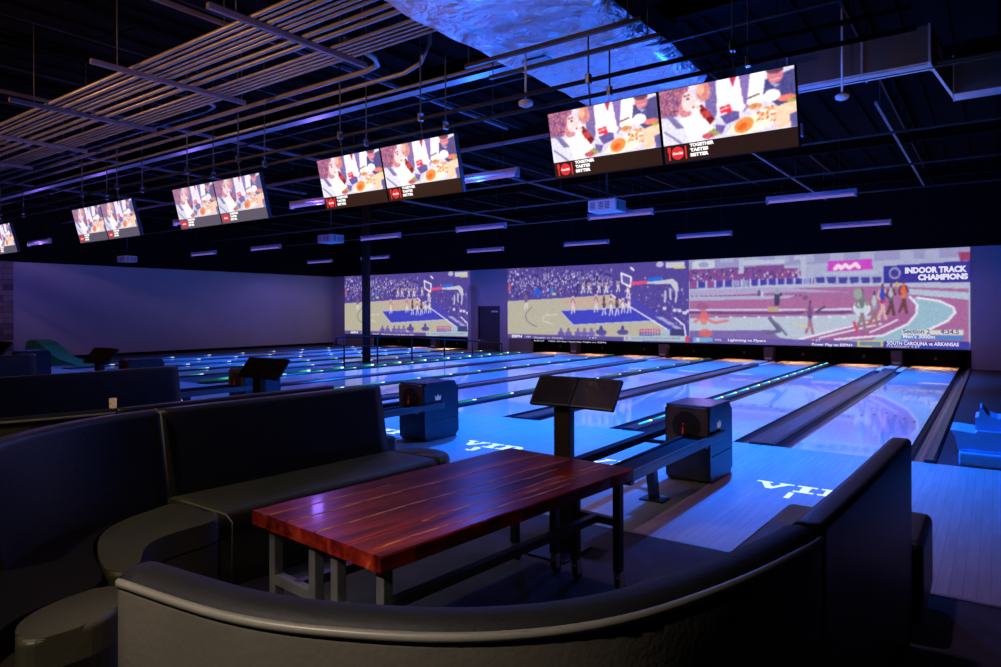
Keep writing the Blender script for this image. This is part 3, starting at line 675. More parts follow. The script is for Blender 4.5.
    runner(*B(190, 560), 36, (120, 75, 130), (95, 75, 140), (165, 110, 130)); p.line(P(B(90, 500), B(170, 520)), .012, (205, 200, 150)); p.line(P(B(235, 420), B(285, 390)), .010, (90, 70, 90))
    p.ell(*f(*B(520, 400)), .030, .085, (205, 212, 222)); runner(*B(520, 540), 42, (110, 120, 120), (190, 205, 215), (140, 120, 120)); p.ell(*f(*B(495, 310)), .016, .06, (150, 160, 150)); p.line(P(B(470, 490), B(490, 545)), .012, (210, 70, 90)); p.line(P(B(560, 480), B(590, 505)), .012, (215, 120, 90))
    runner(*C(20, 400), 34, (180, 190, 205), (150, 150, 170), (150, 110, 110)); runner(*C(60, 375), 36, (45, 70, 190), (170, 60, 110), (215, 170, 165)); runner(*C(100, 355), 32, (180, 180, 195), (90, 90, 110), (100, 60, 60)); runner(*C(160, 345), 33, (225, 100, 60), (220, 120, 70), (110, 60, 60)); p.ell(*f(*C(128, 210)), .006, .022, (215, 165, 60))
    # blurred runner and officials on the left
    p.ell(*f(*A(110, 390)), .026, .05, (150, 85, 130), .7); p.ell(*f(*A(120, 460)), .018, .09, (225, 110, 95), .75); p.line(P(A(60, 490), A(110, 455), A(190, 495), A(270, 480)), .016, (215, 110, 110), .8); p.ell(*f(*A(130, 560)), .030, .05, (225, 105, 90), .75)
    p.ell(*f(*A(585, 300)), .009, .05, (150, 155, 175)); p.line(P(A(575, 320), A(578, 380)), .014, (70, 60, 90)); p.line(P(A(592, 320), A(590, 380)), .014, (70, 60, 90)); p.poly(P(A(525, 392), A(592, 392), A(592, 425), A(525, 425)), (190, 160, 120))
    p.ell(*f(*A(470, 305)), .006, .035, (90, 80, 130)); p.ell(*f(*A(490, 310)), .006, .035, (200, 200, 215))
    p.ell(*f(*B(5, 315)), .004, .02, (50, 45, 80))
    # station boxes, clock box and caption band
    p.poly(P(A(45, 105), A(190, 95), A(190, 145), A(45, 155)), (196, 200, 216)); p.ell(*f(*A(118, 126)), .022, .035, (150, 158, 190))
    p.poly(P((685, 337.2), (980, 344), (980, 353), (685, 347)), (100, 86, 158)); p.poly(P(A(50, 588), A(175, 588), A(175, 615), A(50, 618)), (110, 165, 215)); p.ell(*f(*A(82, 602)), .008, .028, (190, 200, 215))
    p.poly(P(C(150, 428), C(444, 428), C(444, 454), C(150, 452)), (206, 212, 205)); p.poly(P(C(150, 453), C(444, 456), C(444, 476), C(150, 474)), (74, 130, 200))
    p.poly(P(C(-62, 480), C(62, 478), C(62, 508), C(-62, 508)), (205, 192, 96)); p.poly(P(C(-50, 484), C(50, 484), C(50, 503), C(-50, 503)), (96, 130, 170)); p.poly(P(C(66, 482), C(476, 484), C(476, 522), C(66, 510)), (56, 60, 160))
    soften(p, 2); p.mottle(11, 6, 2); return p
X0, X1 = SC['c']
tc_ = screen_thing('c', 'projected indoor track race broadcast, rightmost picture on the far wall')
pic_mesh('picture', track(), X1 - X0, SZ1 - SZ0, M_PROJ, tc_, (X0, YS, SZ1))
wall_text('INDOOR TRACK', 905, 273.2, 967, .20, tc_, bold=.012); wall_text('CHAMPIONS', 918, 279.9, 968, .19, tc_, bold=.012)
wall_text('Section 2     4:34.5', 903, 333.2, 959, .16, tc_, M_TXD, bold=.004); wall_text("Men's 3000m", 903, 338.0, 935, .13, tc_, bold=.003)
wall_text('SOUTH CAROLINA vs ARKANSAS', 887, 344.6, 959, .13, tc_, bold=.004); wall_text('THURSDAY 9 ET', 886, 347.2, 920, .08, tc_)
wall_text('NHL', 715, 340.8, 722, .10, tc_); wall_text('Lightning vs Flyers', 728, 341.0, 766, .10, tc_, bold=.003)
wall_text('7 ET', 812, 341.2, 821, .08, tc_); wall_text('Power Play on ESPN+', 812, 345.4, 853, .10, tc_, bold=.003)

# ------------------------------------------------------------------ hanging televisions
def advert():
    p = Pic(168, 96, (214, 206, 222)); rs = random.Random(9); V = .75
    E = lambda u, v, a, b_, c, al=1, r=0: p.ell(u, v * V, a, b_ * V, c, al, r)
    Q = lambda pts, c, al=1: p.poly([(a, b_ * V) for a, b_ in pts], c, al)
    Ln = lambda pts, wd, c, al=1: p.line([(a, b_ * V) for a, b_ in pts], wd, c, al)
    Q([(.36, 0), (.48, 0), (.46, .5), (.40, .7), (.36, .5)], (120, 100, 160)); Q([(.60, 0), (.72, 0), (.70, .45), (.64, .62)], (128, 104, 170))
    Q([(.45, 0), (.62, 0), (.64, .5), (.56, .66), (.44, .6)], (236, 232, 240)); Q([(.55, 0), (.60, 0), (.57, .16)], (176, 40, 70))
    Q([(.70, 0), (.82, 0), (.86, .35), (.74, .55), (.66, .5)], (240, 238, 244)); Q([(.80, .14), (1, .05), (1, .60), (.90, .66), (.78, .38)], (72, 70, 128))
    E(.87, .10, .055, .13, (206, 116, 130)); E(.87, .02, .06, .05, (96, 60, 90)); Ln([(.84, .16), (.90, .16)], .008, (240, 220, 225)); Q([(.83, .2), (.9, .26), (.87, .3)], (150, 160, 200))
    # curly hair, face and bottle
    Q([(0, .0), (.24, 0), (.20, .40), (.10, .52), (0, .48)], (156, 96, 130))
    for _ in range(420):
        a = rs.uniform(0, 2 * PI); r = rs.random() ** .5; E(.11 + .14 * r * math.cos(a), .23 + .26 * r * math.sin(a), .006, .015, rs.choice([(150, 78, 110), (190, 110, 120), (100, 60, 110), (215, 140, 130), (120, 80, 150)]))
    E(.20, .40, .055, .14, (206, 130, 140)); E(.23, .27, .055, .18, (240, 206, 206)); Ln([(.20, .17), (.24, .15)], .008, (90, 50, 80)); E(.225, .22, .012, .02, (80, 50, 90)); E(.35, .14, .055, .17, (206, 130, 128)); E(.33, .10, .03, .09, (236, 176, 150)); E(.29, .42, .045, .12, (250, 238, 240)); E(.265, .38, .012, .02, (190, 60, 80))
    Q([(0, .5), (.10, .48), (.22, .75), (.30, 1), (0, 1)], (216, 212, 228)); Q([(.03, .45), (.09, .47), (.18, .72), (.12, .72)], (120, 110, 160)); Ln([(.02, .75), (.15, 1)], .014, (130, 120, 165)); Q([(.15, .55), (.33, .5), (.42, .9), (.30, 1), (.22, 1)], (248, 246, 248))
    Q([(.29, .38), (.33, .36), (.42, .66), (.38, .74)], (118, 24, 30)); Q([(.31, .50), (.37, .47), (.40, .58), (.34, .62)], (190, 60, 60)); Ln([(.25, .30), (.31, .42)], .020, (240, 205, 200))
    Q([(.46, .47), (.54, .44), (.55, .56), (.47, .58)], (226, 40, 60)); Ln([(.47, .52), (.53, .49)], .008, (250, 235, 235)); Q([(.52, .56), (.66, .5), (.66, .54), (.50, .62)], (230, 60, 70)); Q([(.46, .62), (.60, .56), (.60, .72), (.50, .78)], (96, 84, 150))
    E(.60, .52, .055, .06, (252, 240, 240)); E(.72, .42, .05, .11, (250, 244, 238)); Ln([(.67, .40), (.75, .36)], .010, (90, 60, 70)); E(.72, .55, .05, .05, (214, 140, 84)); E(.84, .42, .06, .10, (250, 240, 240))
    Q([(.50, .95), (.56, .80), (.66, .70), (.80, .62), (.90, .66), (.90, .82), (.76, .96), (.60, 1)], (250, 232, 214)); E(.63, .84, .075, .12, (238, 140, 70), 1, -.4); E(.62, .86, .04, .06, (214, 96, 40), 1, -.4)
    for _ in range(46): E(rs.uniform(.72, .89), rs.uniform(.56, .84), .010, .020, rs.choice([(240, 160, 90), (220, 110, 60), (250, 225, 190), (200, 90, 60)]))
    E(.42, .88, .06, .06, (150, 160, 90)); E(.36, .93, .05, .05, (190, 80, 90)); Q([(.86, .62), (1, .55), (1, .95), (.86, .98)], (250, 200, 170)); E(.94, .50, .06, .06, (226, 120, 110)); E(.97, .56, .03, .03, (150, 170, 70)); Q([(.95, .78), (1, .75), (1, 1), (.96, 1)], (90, 90, 150)); Q([(.42, .74), (.50, .80), (.46, .95), (.42, .84)], (110, 90, 160))
    soften(p, 2); p.mottle(18, 3, 3); p.mottle(10, 4, 2)
    # re-lay the plain band after the grain
    p.poly([(0, V), (1, V), (1, 1), (0, 1)], (36, 21, 18)); return p
AD = advert(); TW, TH = 1.10, 0.62
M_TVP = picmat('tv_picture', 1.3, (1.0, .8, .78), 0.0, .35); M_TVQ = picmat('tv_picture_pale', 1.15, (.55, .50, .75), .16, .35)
M_TVT = emis('tv_text', (1, .97, .97), 1.2); M_TVR = emis('tv_red', (.85, .03, .04), 1.0)
def make_tv(pm):
    t = thing('hanging_television', '', 'television', (0, 0, 0), 'televisions hanging in pairs')
    pic_mesh('picture', AD, TW - .014, TH - .014, pm, t, (.007, -.0305, -.007))
    MB().box(0, TW, -.03, .03, -TH, 0, bev=.004).build('casing', M_STEELK, t)
    MB().box(.30, TW - .30, .03, .07, -TH + .12, -.1, bev=.01).build('rear_cover', M_STEELK, t)
    R = Matrix.Rotation(PI / 2, 4, 'X')
    for j, (s, w_) in enumerate((('TOGETHER', .205), ('TASTES', .155), ('BETTER', .155))):
        text_mesh(s, .036, M_TVT, 'slogan', t, Matrix.Translation((.235, -.033, -.497 - j * .040)) @ R, width=w_, bold=.0022, depth=.0004)
    lg = MB(); lg.lathe([(.054, 0), (.054, -.002)], (.125, -.031, -.535), 24, 'y'); lg.build('round_logo', M_TVR, t)
    ic = MB().box(.045, .058, -.033, -.031, -.59, -.48).box(.190, .203, -.033, -.031, -.59, -.48).box(.038, .065, -.033, -.031, -.52, -.48); ic.build('cutlery_mark', M_TVR, t)
    text_mesh('Coca-Cola', .028, M_TVT, 'logo_script', t, Matrix.Translation((.082, -.036, -.545)) @ R, shear=.35, width=.088, depth=.0004, bold=.001)
    return t
TILT = math.radians(14)
PAIRS = [(-2.67, 'nearest pair on the right'), (-6.03, 'second pair from the right'), (-9.42, 'third pair from the right'), (-12.90, 'fourth pair from the right'), (-18.05, 'pair cut by the left edge')]
TVY, TVZ = -2.46, 3.403
def place_tv(src, first, xk, label):
    o = src if first else copy_tree(src)
    o.location = (xk, TVY, TVZ); o.rotation_euler = (-TILT, 0, 0) if False else (TILT * 0, 0, 0); o['label'] = label; return o
tv1 = make_tv(M_TVP); tv2 = make_tv(M_TVQ)
for k, (xk, nm) in enumerate(PAIRS):
    for s in (0, 1):
        o = place_tv(tv1 if k < 2 else tv2, (k, s) in ((0, 0), (2, 0)), xk + s * 1.112, 'television showing the soft drink advert, %s of the %s' % (('left', 'right')[s], nm))
        o.rotation_euler = (TILT, 0, 0)
# twin rails over the televisions and their rods
for j, (yy, zz) in enumerate(((-2.50, 3.62), (-2.08, 3.62))):
    tag(MB().tube([(-22.5, yy, zz), (0.3, yy, zz)], .022, 8).build('support_rail', M_DKMET), 'long brown steel pipe above the televisions, ' + ('front' if j == 0 else 'rear') + ' of the two', 'pipe', 'television support pipes')
for k, (xk, nm) in enumerate(PAIRS):
    for j, dx in enumerate((.45, 1.75)):
        t = thing('hanger_rod', 'thin threaded rods holding the %s end of the %s' % (('left', 'right')[j], nm), 'hanger', (xk + dx, -2.5, 3.62), 'television hangers')
        RT = .40 if (k == 0 and j == 0) else ZC - 3.62
        MB().tube([(0, 0, 0), (0, 0, RT)], .009, 6).build('rod', M_STEELB, t)
        MB().tube([(.0, .42, 0), (.0, .42, RT)], .009, 6).build('rod', M_STEELB, t)
        MB().tube([(0, 0, 0), (0, .04, -.26)], .008, 6).build('drop_rod', M_STEELB, t)
        for q in (0, .42): MB().box(-.02, .02, q - .03, q + .03, -.03, .06, bev=.005).build('clamp', M_CHROME, t)

# ------------------------------------------------------------------ black light tubes
TUBES = [(-2.58, 4.9), (-6.24, 4.9), (-9.88, 4.9), (-13.27, 4.9), (-18.30, 4.9), (-21.78, 4.9), (-2.60, 9.8), (-6.20, 9.8), (-9.73, 9.8), (-13.47, 9.8), (-18.6, 9.8), (-21.73, 9.8), (-2.4, 0.05), (-6.20, 0.05), (-9.88, 0.05), (-14.0, 0.05), (-18.2, .05), (-21.9, 0.0)]
def make_tube():
    t = thing('tube_fixture', '', 'light fixture', (0, 0, 0), 'tube light fixtures over the lanes')
    MB().box(0, 1.44, -.045, .045, .02, .085, bev=.01).build('housing', mat('fixture_paint', (.42, .38, .55), .5, var=.05), t)
    for q in (-.02, 1.42): MB().box(q, q + .04, -.04, .04, -.05, .09, bev=.008).build('end_cap', mat('fixture_paint', (.42, .38, .55)), t)
    MB().tube([(.02, 0, -.015), (1.42, 0, -.015)], .022, 10).build('tube', emis('black_light', (.20, .14, .62), 0.8), t)
    for q in (.25, 1.19): MB().tube([(q, 0, .085), (q, 0, ZC - 3.49)], .005, 5).build('hanging_wire', M_STEELK, t)
    return t
tf = make_tube()
rows = {4.9: 'middle', 9.8: 'far', 0.05: 'near', 0.0: 'near'}; cnt = {}
for k, (xk, yk) in enumerate(TUBES):
    o = tf if k == 0 else copy_tree(tf); o.location = (xk, yk, 3.49)
    rn = rows[yk]; cnt[rn] = cnt.get(rn, 0) + 1; 
    j = cnt[rn] - 1
    o['label'] = 'hanging violet tube light, %s from the right in the %s row' % (ORD[j], rn)
    edge = xk < -21
    if yk < 1: lamp('SPOT', (xk + .72, yk, 3.42), (500 if not edge else 110), BLUE, .28, (0, 0, 0), 112 if not edge else 60, .9)
    if yk < 1 and xk > -8: lamp('POINT', (xk + .72, yk, 3.36), 95, (.02, .13, 1), .10)
    if yk < 1 and xk < -8: lamp('POINT', (xk + .72, yk, 3.36), 42, (.28, .15, 1), .10)
    elif yk < 6: lamp('SPOT', (xk + .72, yk, 3.42), 2300 if not edge else 900, BLUE, .05, (0, 0, 0), 112 if not edge else 70, .9)
    else:
        lamp('SPOT', (xk + .72, yk, 3.42), 4200 if not edge else 1300, BLUE, .05, (0, 0, 0), 92 if not edge else 70, .9)
        lamp('SPOT', (xk + .72, yk, 3.42), 80, VIOLET, .05, (0, 0, 0), 170, .3)

# ------------------------------------------------------------------ projectors
def make_projector():
    t = thing('ceiling_projector', '', 'projector', (0, 0, 0), 'ceiling projectors')
    MB().box(-.27, .27, -.2, .2, -.1, .1, bev=.02, seg=3).build('case', M_WHITE, t)
    for x0 in (-.22, -.06, .06):
        g = MB()
        for q in range(5): g.box(x0, x0 + .09, -.205, -.199, -.06 + q * .026, -.046 + q * .026)
        g.build('vent', mat('vent_grey', (.12, .12, .14), .5, var=.1), t)
    for y0 in (-.15, -.02, .09):
        g = MB()
        for q in range(5): g.box(.269, .275, y0, y0 + .08, -.06 + q * .026, -.046 + q * .026)
        g.build('vent', mat('vent_grey', (.12, .12, .14)), t)
    MB().lathe([(.055, .19), (.055, .24), (.045, .24), (.045, .20)], (0.05, 0, 0), 18, 'y').build('lens', M_RUB, t)
    MB().tube([(0, 0, .1), (0, 0, ZC - 3.32)], .02, 8).box(-.12, .12, -.1, .1, .1, .12).build('ceiling_mount', M_STEELK, t)
    return t
pj = make_projector()
for k, (xx, yy, nm) in enumerate(((-4.72, 2.75, 'right of the three, above the middle lanes'), (-12.75, 3.4, 'middle of the three, left of the black column'), (-22.6, 3.1, 'left of the three, in front of the grey wall'))):
    o = pj if k == 0 else copy_tree(pj); o.location = (xx, yy, 3.34 - (0.06 if k == 2 else 0)); o['label'] = 'white ceiling projector with vents, ' + nm

# ------------------------------------------------------------------ overhead services
# foil-wrapped duct running along the room
def foil():
    m = bpy.data.materials.new('foil_wrap'); m.use_nodes = True; nt = m.node_tree; b = nt.nodes['Principled BSDF']
    b.inputs['Base Color'].default_value = (.78, .78, .82, 1); b.inputs['Metallic'].default_value = .75; b.inputs['Roughness'].default_value = .3
    tc = nt.nodes.new('ShaderNodeTexCoord'); n = nt.nodes.new('ShaderNodeTexNoise'); n.inputs['Scale'].default_value = 3.4; n.inputs['Detail'].default_value = 8; n.inputs['Distortion'].default_value = 2.4
    v = nt.nodes.new('ShaderNodeTexVoronoi'); v.feature = 'DISTANCE_TO_EDGE'; v.inputs['Scale'].default_value = 3.2
    mxv = nt.nodes.new('ShaderNodeMix'); mxv.data_type = 'VECTOR'; mxv.inputs[0].default_value = .25
    nt.links.new(tc.outputs['Object'], n.inputs['Vector']); nt.links.new(tc.outputs['Object'], mxv.inputs[4]); nt.links.new(n.outputs['Color'], mxv.inputs[5]); nt.links.new(mxv.outputs[1], v.inputs['Vector'])
    ad = nt.nodes.new('ShaderNodeMath'); ad.operation = 'ADD'; nt.links.new(n.outputs['Fac'], ad.inputs[0]); nt.links.new(v.outputs['Distance'], ad.inputs[1])
    bp = nt.nodes.new('ShaderNodeBump'); bp.inputs['Strength'].default_value = 1.0; bp.inputs['Distance'].default_value = .11; nt.links.new(ad.outputs[0], bp.inputs['Height']); nt.links.new(bp.outputs[0], b.inputs['Normal'])
    return m
DZ0 = 4.15; dx0, dx1 = -3.55, -1.95
t = thing('foil_duct', 'large crumpled foil-wrapped air duct under the ceiling, lit blue', 'duct', ((dx0 + dx1) / 2, 0, DZ0))
bm = bmesh.new(); W_ = dx1 - dx0; n1, n2 = 34, 140
grid = []
for j in range(n2 + 1):
    yy = -8 + 7.9 * j / n2; row = []
    for i in range(n1 + 1):
        s = i / n1; xx = -W_ / 2 + W_ * s
        e = min(s, 1 - s); zz = .12 * max(0, 1 - e / .08) ** 2
        zz += .05 * noise.noise(Vector((xx * 1.3, yy * 1.1, 0))) + .03 * noise.noise(Vector((xx * 4, yy * 3, 5)))
        row.append(bm.verts.new((xx, yy, zz)))
    grid.append(row)
for j in range(n2):
    for i in range(n1):
        f = bm.faces.new((grid[j][i], grid[j][i + 1], grid[j + 1][i + 1], grid[j + 1][i])); f.smooth = True
mb = MB(); mb.bm.free(); mb.bm = bm
FO = foil(); mb.build('duct_underside', FO, t)
MB().box(-W_ / 2 + .01, W_ / 2 - .01, -8, -.1, .13, .40, bev=.03).build('duct_body', mat('black_wrap', (.03, .03, .035), .35, var=.3, bump=.6, bscale=6), t)
for j, yy in enumerate((-5.0, -2.5, -2.08)):
    tt = thing('duct_trapeze', 'short black strut hung on rods below the foil duct, %s from the near end' % ORD[j], 'strut', ((dx0 + dx1) / 2, yy, DZ0 - .10), 'duct support struts')
    MB().box(-W_ / 2 - .1, W_ / 2 + .25, -.02, .02, -.02, .02).build('strut', M_DKMET, tt)
    MB().tube([(-W_ / 2 - .06, 0, 0), (-W_ / 2 - .06, 0, ZC - DZ0 + .1)], .007, 6).build('rod', M_STEELB, tt); MB().tube([(W_ / 2 + .12, 0, 0), (W_ / 2 + .12, 0, ZC - DZ0 + .1)], .007, 6).build('rod', M_STEELB, tt)
# conduit rack along X
YC = [-4.28, -4.20, -4.11, -4.02, -3.95, -3.87, -3.71, -3.58, -3.36, -3.29, -3.22, -3.15, -3.08]
RC = [.022, .016, .026, .016, .02, .024, .024, .03, .017, .017, .017, .017, .02]
M_COND = mat('conduit', (.50, .48, .50), .40, metal=.4, var=.2, scale=6)
for k, (yy, rr) in enumerate(zip(YC, RC)):
    tag(MB().tube([(-23.8, yy, 4.22), (-3.3, yy, 4.22)], rr, 8).build('conduit', M_COND), 'long metal conduit in the ceiling rack, %s from the lounge side' % ORD[k], 'conduit', 'conduits in the ceiling rack')
for k in range(9):
    xx = -4.7 - 2.2 * k
    tt = thing('conduit_trapeze', 'steel channel strut carrying the conduit rack, %s from the foil duct' % ORD[k], 'strut', (xx, 0, 4.17), 'conduit rack struts')
    MB().box(-.025, .025, -4.72, -2.9, -.03, .02).build('channel', M_CHAN, tt)
    MB().tube([(0, -4.45, 0), (0, -4.45, 1.05)], .007, 6).build('rod', M_STEELB, tt); MB().tube([(0, -2.95, 0), (0, -2.95, 1.05)], .007, 6).build('rod', M_STEELB, tt)
for k, (pts, rr, nm) in enumerate((
        ([(-23.8, -2.62, 4.25), (-5.0, -2.62, 4.25), (-4.75, -2.68, 4.25), (-4.62, -2.85, 4.25), (-4.6, -3.3, 4.30)], .030, 'bending toward the conduit rack'),
        ([(-23.8, -2.42, 4.2), (-4.6, -2.42, 4.2), (-4.35, -2.42, 4.26), (-4.22, -2.42, 4.45), (-4.2, -2.42, 5.19)], .024, 'turning up at the foil duct'),
        ([(-22, -2.75, 4.3), (-8.0, -2.75, 4.3), (-7.75, -2.8, 4.3), (-7.65, -2.95, 4.3), (-7.65, -3.4, 4.3)], .024, 'with the bend near the third strut'),
        ([(-23.8, -2.05, 4.2), (-2.4, -2.05, 4.2)], .02, 'straight beside the flat tray'))):
    tag(MB().tube(pts, rr, 8).build('bent_conduit', M_COND), 'metal conduit below the rack, ' + nm, 'conduit', 'loose conduits')
tag(MB().box(-23.8, -3.0, -2.0, -1.86, 4.16, 4.19).box(-23.8, -3.0, -2.0, -1.99, 4.16, 4.22).box(-23.8, -3.0, -1.87, -1.86, 4.16, 4.22).build('cable_tray', M_COND), 'flat pale cable tray running beside the conduits', 'cable tray')
# roof joists along Y with webbing
def make_joist():
    t = thing('roof_joist', '', 'joist', (0, 0, 0), 'roof joists')
    MB().box(-.04, .04, YB + .1, YF, 5.12, 5.19).build('top_chord', M_DECK, t)
    MB().tube([(0, YB + .1, 4.78), (0, YF, 4.78)], .016, 5).build('bottom_chord', M_STEELD, t)
    m = MB(); y = YB + .1; s = 0
    while y < YF - .6:
        m.tube([(0, y, 4.78 if s else 5.12), (0, y + .55, 5.12 if s else 4.78)], .011, 4, cap=False); y += .55; s = 1 - s
    m.build('webbing', M_DECK, t); return t
jo = make_joist()
for k in range(14):
    o = jo if k == 0 else copy_tree(jo); o.location = (1.3 - 1.85 * k, 0, 0); o['label'] = 'open web steel roof joist, %s from the right wall' % ORD[k]
for k, (yy, zz) in enumerate(((-7.5, 4.7), (-1.0, 4.62), (2.2, 4.62), (6.6, 4.6), (10.5, 4.55))):
    tag(MB().box(XL, XR, yy - .06, yy + .06, zz, zz + .015).box(XL, XR, yy - .006, yy + .006, zz, zz + .2).box(XL, XR, yy - .06, yy + .06, zz + .19, zz + .205).build('steel_beam', M_DECK), 'dark steel beam crossing under the joists, %s from the lounge' % ORD[k], 'beam', 'cross beams')
for k, (yy, zz, rr) in enumerate(((-1.4, 4.25, .02), (.9, 4.2, .018), (1.15, 4.3, .028), (3.4, 4.1, .02), (5.8, 4.05, .02), (8.2, 4.0, .018))):
    tag(MB().tube([(-22, yy, zz), (3.5, yy, zz)], rr, 8).build('ceiling_pipe', M_STEELB), 'thin pipe under the ceiling across the lanes, %s from the lounge' % ORD[k], 'pipe', 'pipes across the lanes')
for k, (xx, y0, y1) in enumerate(((-5.6, -9, 1), (-9.9, -9, 2), (-13.2, -8, 3), (-17.4, -8, 4), (-.6, 3, 11), (-7.9, 2, 11), (-2.9, 5, 12), (-12.0, 3, 11))):
    t = thing('lengthwise_channel', 'steel channel under the ceiling running with the lanes, ' + ['above the conduit rack by the duct', 'above the rack middle', 'above the rack, far third', 'above the rack, far end', 'over the rightmost lanes', 'over the middle lanes', 'over the second and third lanes', 'over the lanes beside the aisle'][k], 'channel', (xx, 0, 4.45), 'lengthwise channels')
    MB().box(-.02, .02, y0, y1, 0, .04).build('channel_bar', M_CHAN, t)
    for q in (y0 + .4, (y0 + y1) / 2, y1 - .4): MB().tube([(0, q, .03), (0, q, ZC - 4.505)], .006, 5).build('rod', M_STEELB, t)
# rectangular metal duct at the right
t = thing('metal_duct', 'grey rectangular sheet metal duct high on the right, stepping down', 'duct', (0, 0, 0))
M_DUCT = mat('duct_metal', (.13, .115, .105), .45, metal=.4, var=.25, scale=2)
M_DUCTB = mat('duct_flange', (.55, .55, .6), .4, metal=.5, var=.2)
def ductbox(x0, x1, y0, y1, z0, z1, name='duct_section'): return MB().box(x0, x1, y0, y1, z0, z1, bev=.006).build(name, M_DUCT, t)
ductbox(-1.9, .20, .68, .98, 4.2, 4.6)
MB().prism([(.20, .68), (.35, 2.17), (.35, 2.5), (.20, .98)], 'z', 4.2, 4.62).build('offset_section', M_DUCT, t)
ductbox(.35, 4.3, 2.17, 2.5, 4.2, 4.66)
for xx, yy in ((-1.25, .68), (-.45, .68), (.20, .68), (.35, 2.17), (1.1, 2.17)):
    MB().box(xx - .012, xx + .012, yy - .02, yy + .34, 4.19, 4.67 if yy > 1 else 4.61).build('flange', M_DUCTB, t)
MB().prism([(.262, 1.15), (.285, 1.38), (.288, 1.38), (.265, 1.15)], 'z', 4.38, 4.5).build('duct_label', M_WHITE, t)
MB().box(-1.5, .18, .70, .80, 4.175, 4.19).build('lower_rail', M_DUCTB, t)
M_UND = mat('lit_underside_paint', (.85, .83, .88), .35, metal=.5, var=.15)  # pale sheet paints the lit look onto the metal duct's underside
MB().box(-1.9, .20, .685, .975, 4.192, 4.1995).build('duct_underside', M_UND, t); MB().box(.35, 4.3, 2.175, 2.495, 4.192, 4.1995).build('duct_underside', M_UND, t)
MB().prism([(.20, .685), (.35, 2.175), (.35, 2.5), (.20, .98)], 'z', 4.192, 4.1995).build('duct_underside', M_UND, t)
for k, (xx, yy, zz) in enumerate(((-3.0, -2.36, 3.62), (-.62, .47, 3.95))):
    tag(MB().lathe([(.05, 0), (.075, -.02), (.07, -.05), (.03, -.07)], (xx, yy, zz), 16).tube([(xx, yy, zz), (xx, yy, DZ0 if k == 0 else ZC)], .012, 6).build('smoke_detector', M_WHITE), 'small white ceiling sensor on a drop pipe, ' + ('below the foil duct' if k == 0 else 'below the metal duct'), 'sensor')

# ------------------------------------------------------------------ black column and handrail
t = thing('steel_column', 'tall slim dark round column standing beside the aisle', 'column', (-14.33, 6.05, 0))
MB().tube([(0, 0, -.05), (0, 0, ZC)], .125, 20).build('column_shaft', mat('column_paint', (.045, .028, .024), .6, var=.1, spec=.15), t)
MB().box(-.2, .2, -.2, .2, -.01, .012, bev=.004).build('base_plate', M_STEELK, t)
M_RAIL = mat('rail_paint', (.012, .010, .012), .6, var=.2, spec=.15)
t = thing('handrail', 'black metal handrail along the aisle, sloping toward the door', 'railing', (-13.6, 0, 0))
top = [(4.28, .60), (4.28, .76), (4.34, .81), (4.56, .83), (5.8, .79), (7.23, .72), (8.74, .60), (10.2, .50), (11.9, .33)]
MB().tube([(0, a, b_) for a, b_ in top], .025, 8).build('top_rail', M_RAIL, t)
MB().tube([(0, 4.28, .64), (0, 4.56, .60), (0, 5.8, .5), (0, 7.2, .42)], .02, 8).build('mid_rail', M_RAIL, t)
for a, b_ in ((4.56, .87), (5.8, .81), (7.23, .72), (8.74, .60), (10.2, .50), (11.9, .33)): MB().tube([(0, a, -.01), (0, a, b_)], .022, 8).build('rail_post', M_RAIL, t)

# ------------------------------------------------------------------ blue ramp stand at the right edge
t = thing('ball_ramp', 'blue plastic stepped ball ramp stand at the right edge beside the lane', 'ball ramp', (0, 0, 0))
M_RAMP = mat('blue_plastic', (.10, .55, .80), .4, var=.12, scale=5)
MB().box(.47, 1.25, .05, .75, 0.0, .13, bev=.02, seg=3).build('base_block', M_RAMP, t)
MB().prism([(.40, .33), (.45, .33), (.60, .315), (.62, .34), (1.25, .34), (1.25, .15), (.46, .15), (.45, .20), (.44, .27)], 'y', .12, .70).build('middle_block', M_RAMP, t)
MB().prism([(.60, .34), (.60, .46), (.63, .47), (.64, .56), (.655, .56), (.70, .49), (.78, .46), (.86, .47), (.92, .45), (.93, .34)], 'y', .20, .62).build('top_block', M_RAMP, t)
MB().box(.50, 1.2, .10, .70, .13, .15).box(.62, .9, .2, .6, .335, .345).build('spacer', M_RAMP, t)
# green ramp by the far left wall
t = thing('green_ramp', 'green curved plastic ramp low against the far left wall', 'ball ramp', (-22.9, .55, 0))
sec = [(-.95, 0.0), (3.0, 0), (2.4, .08), (1.6, .16), (1.0, .30), (.5, .50), (.1, .62), (-.4, .68), (-.8, .6)]
MB().prism(sec, 'y', 0.0, .5).build('ramp_body', mat('green_plastic', (.02, .35, .12), .5, var=.2, scale=3), t)

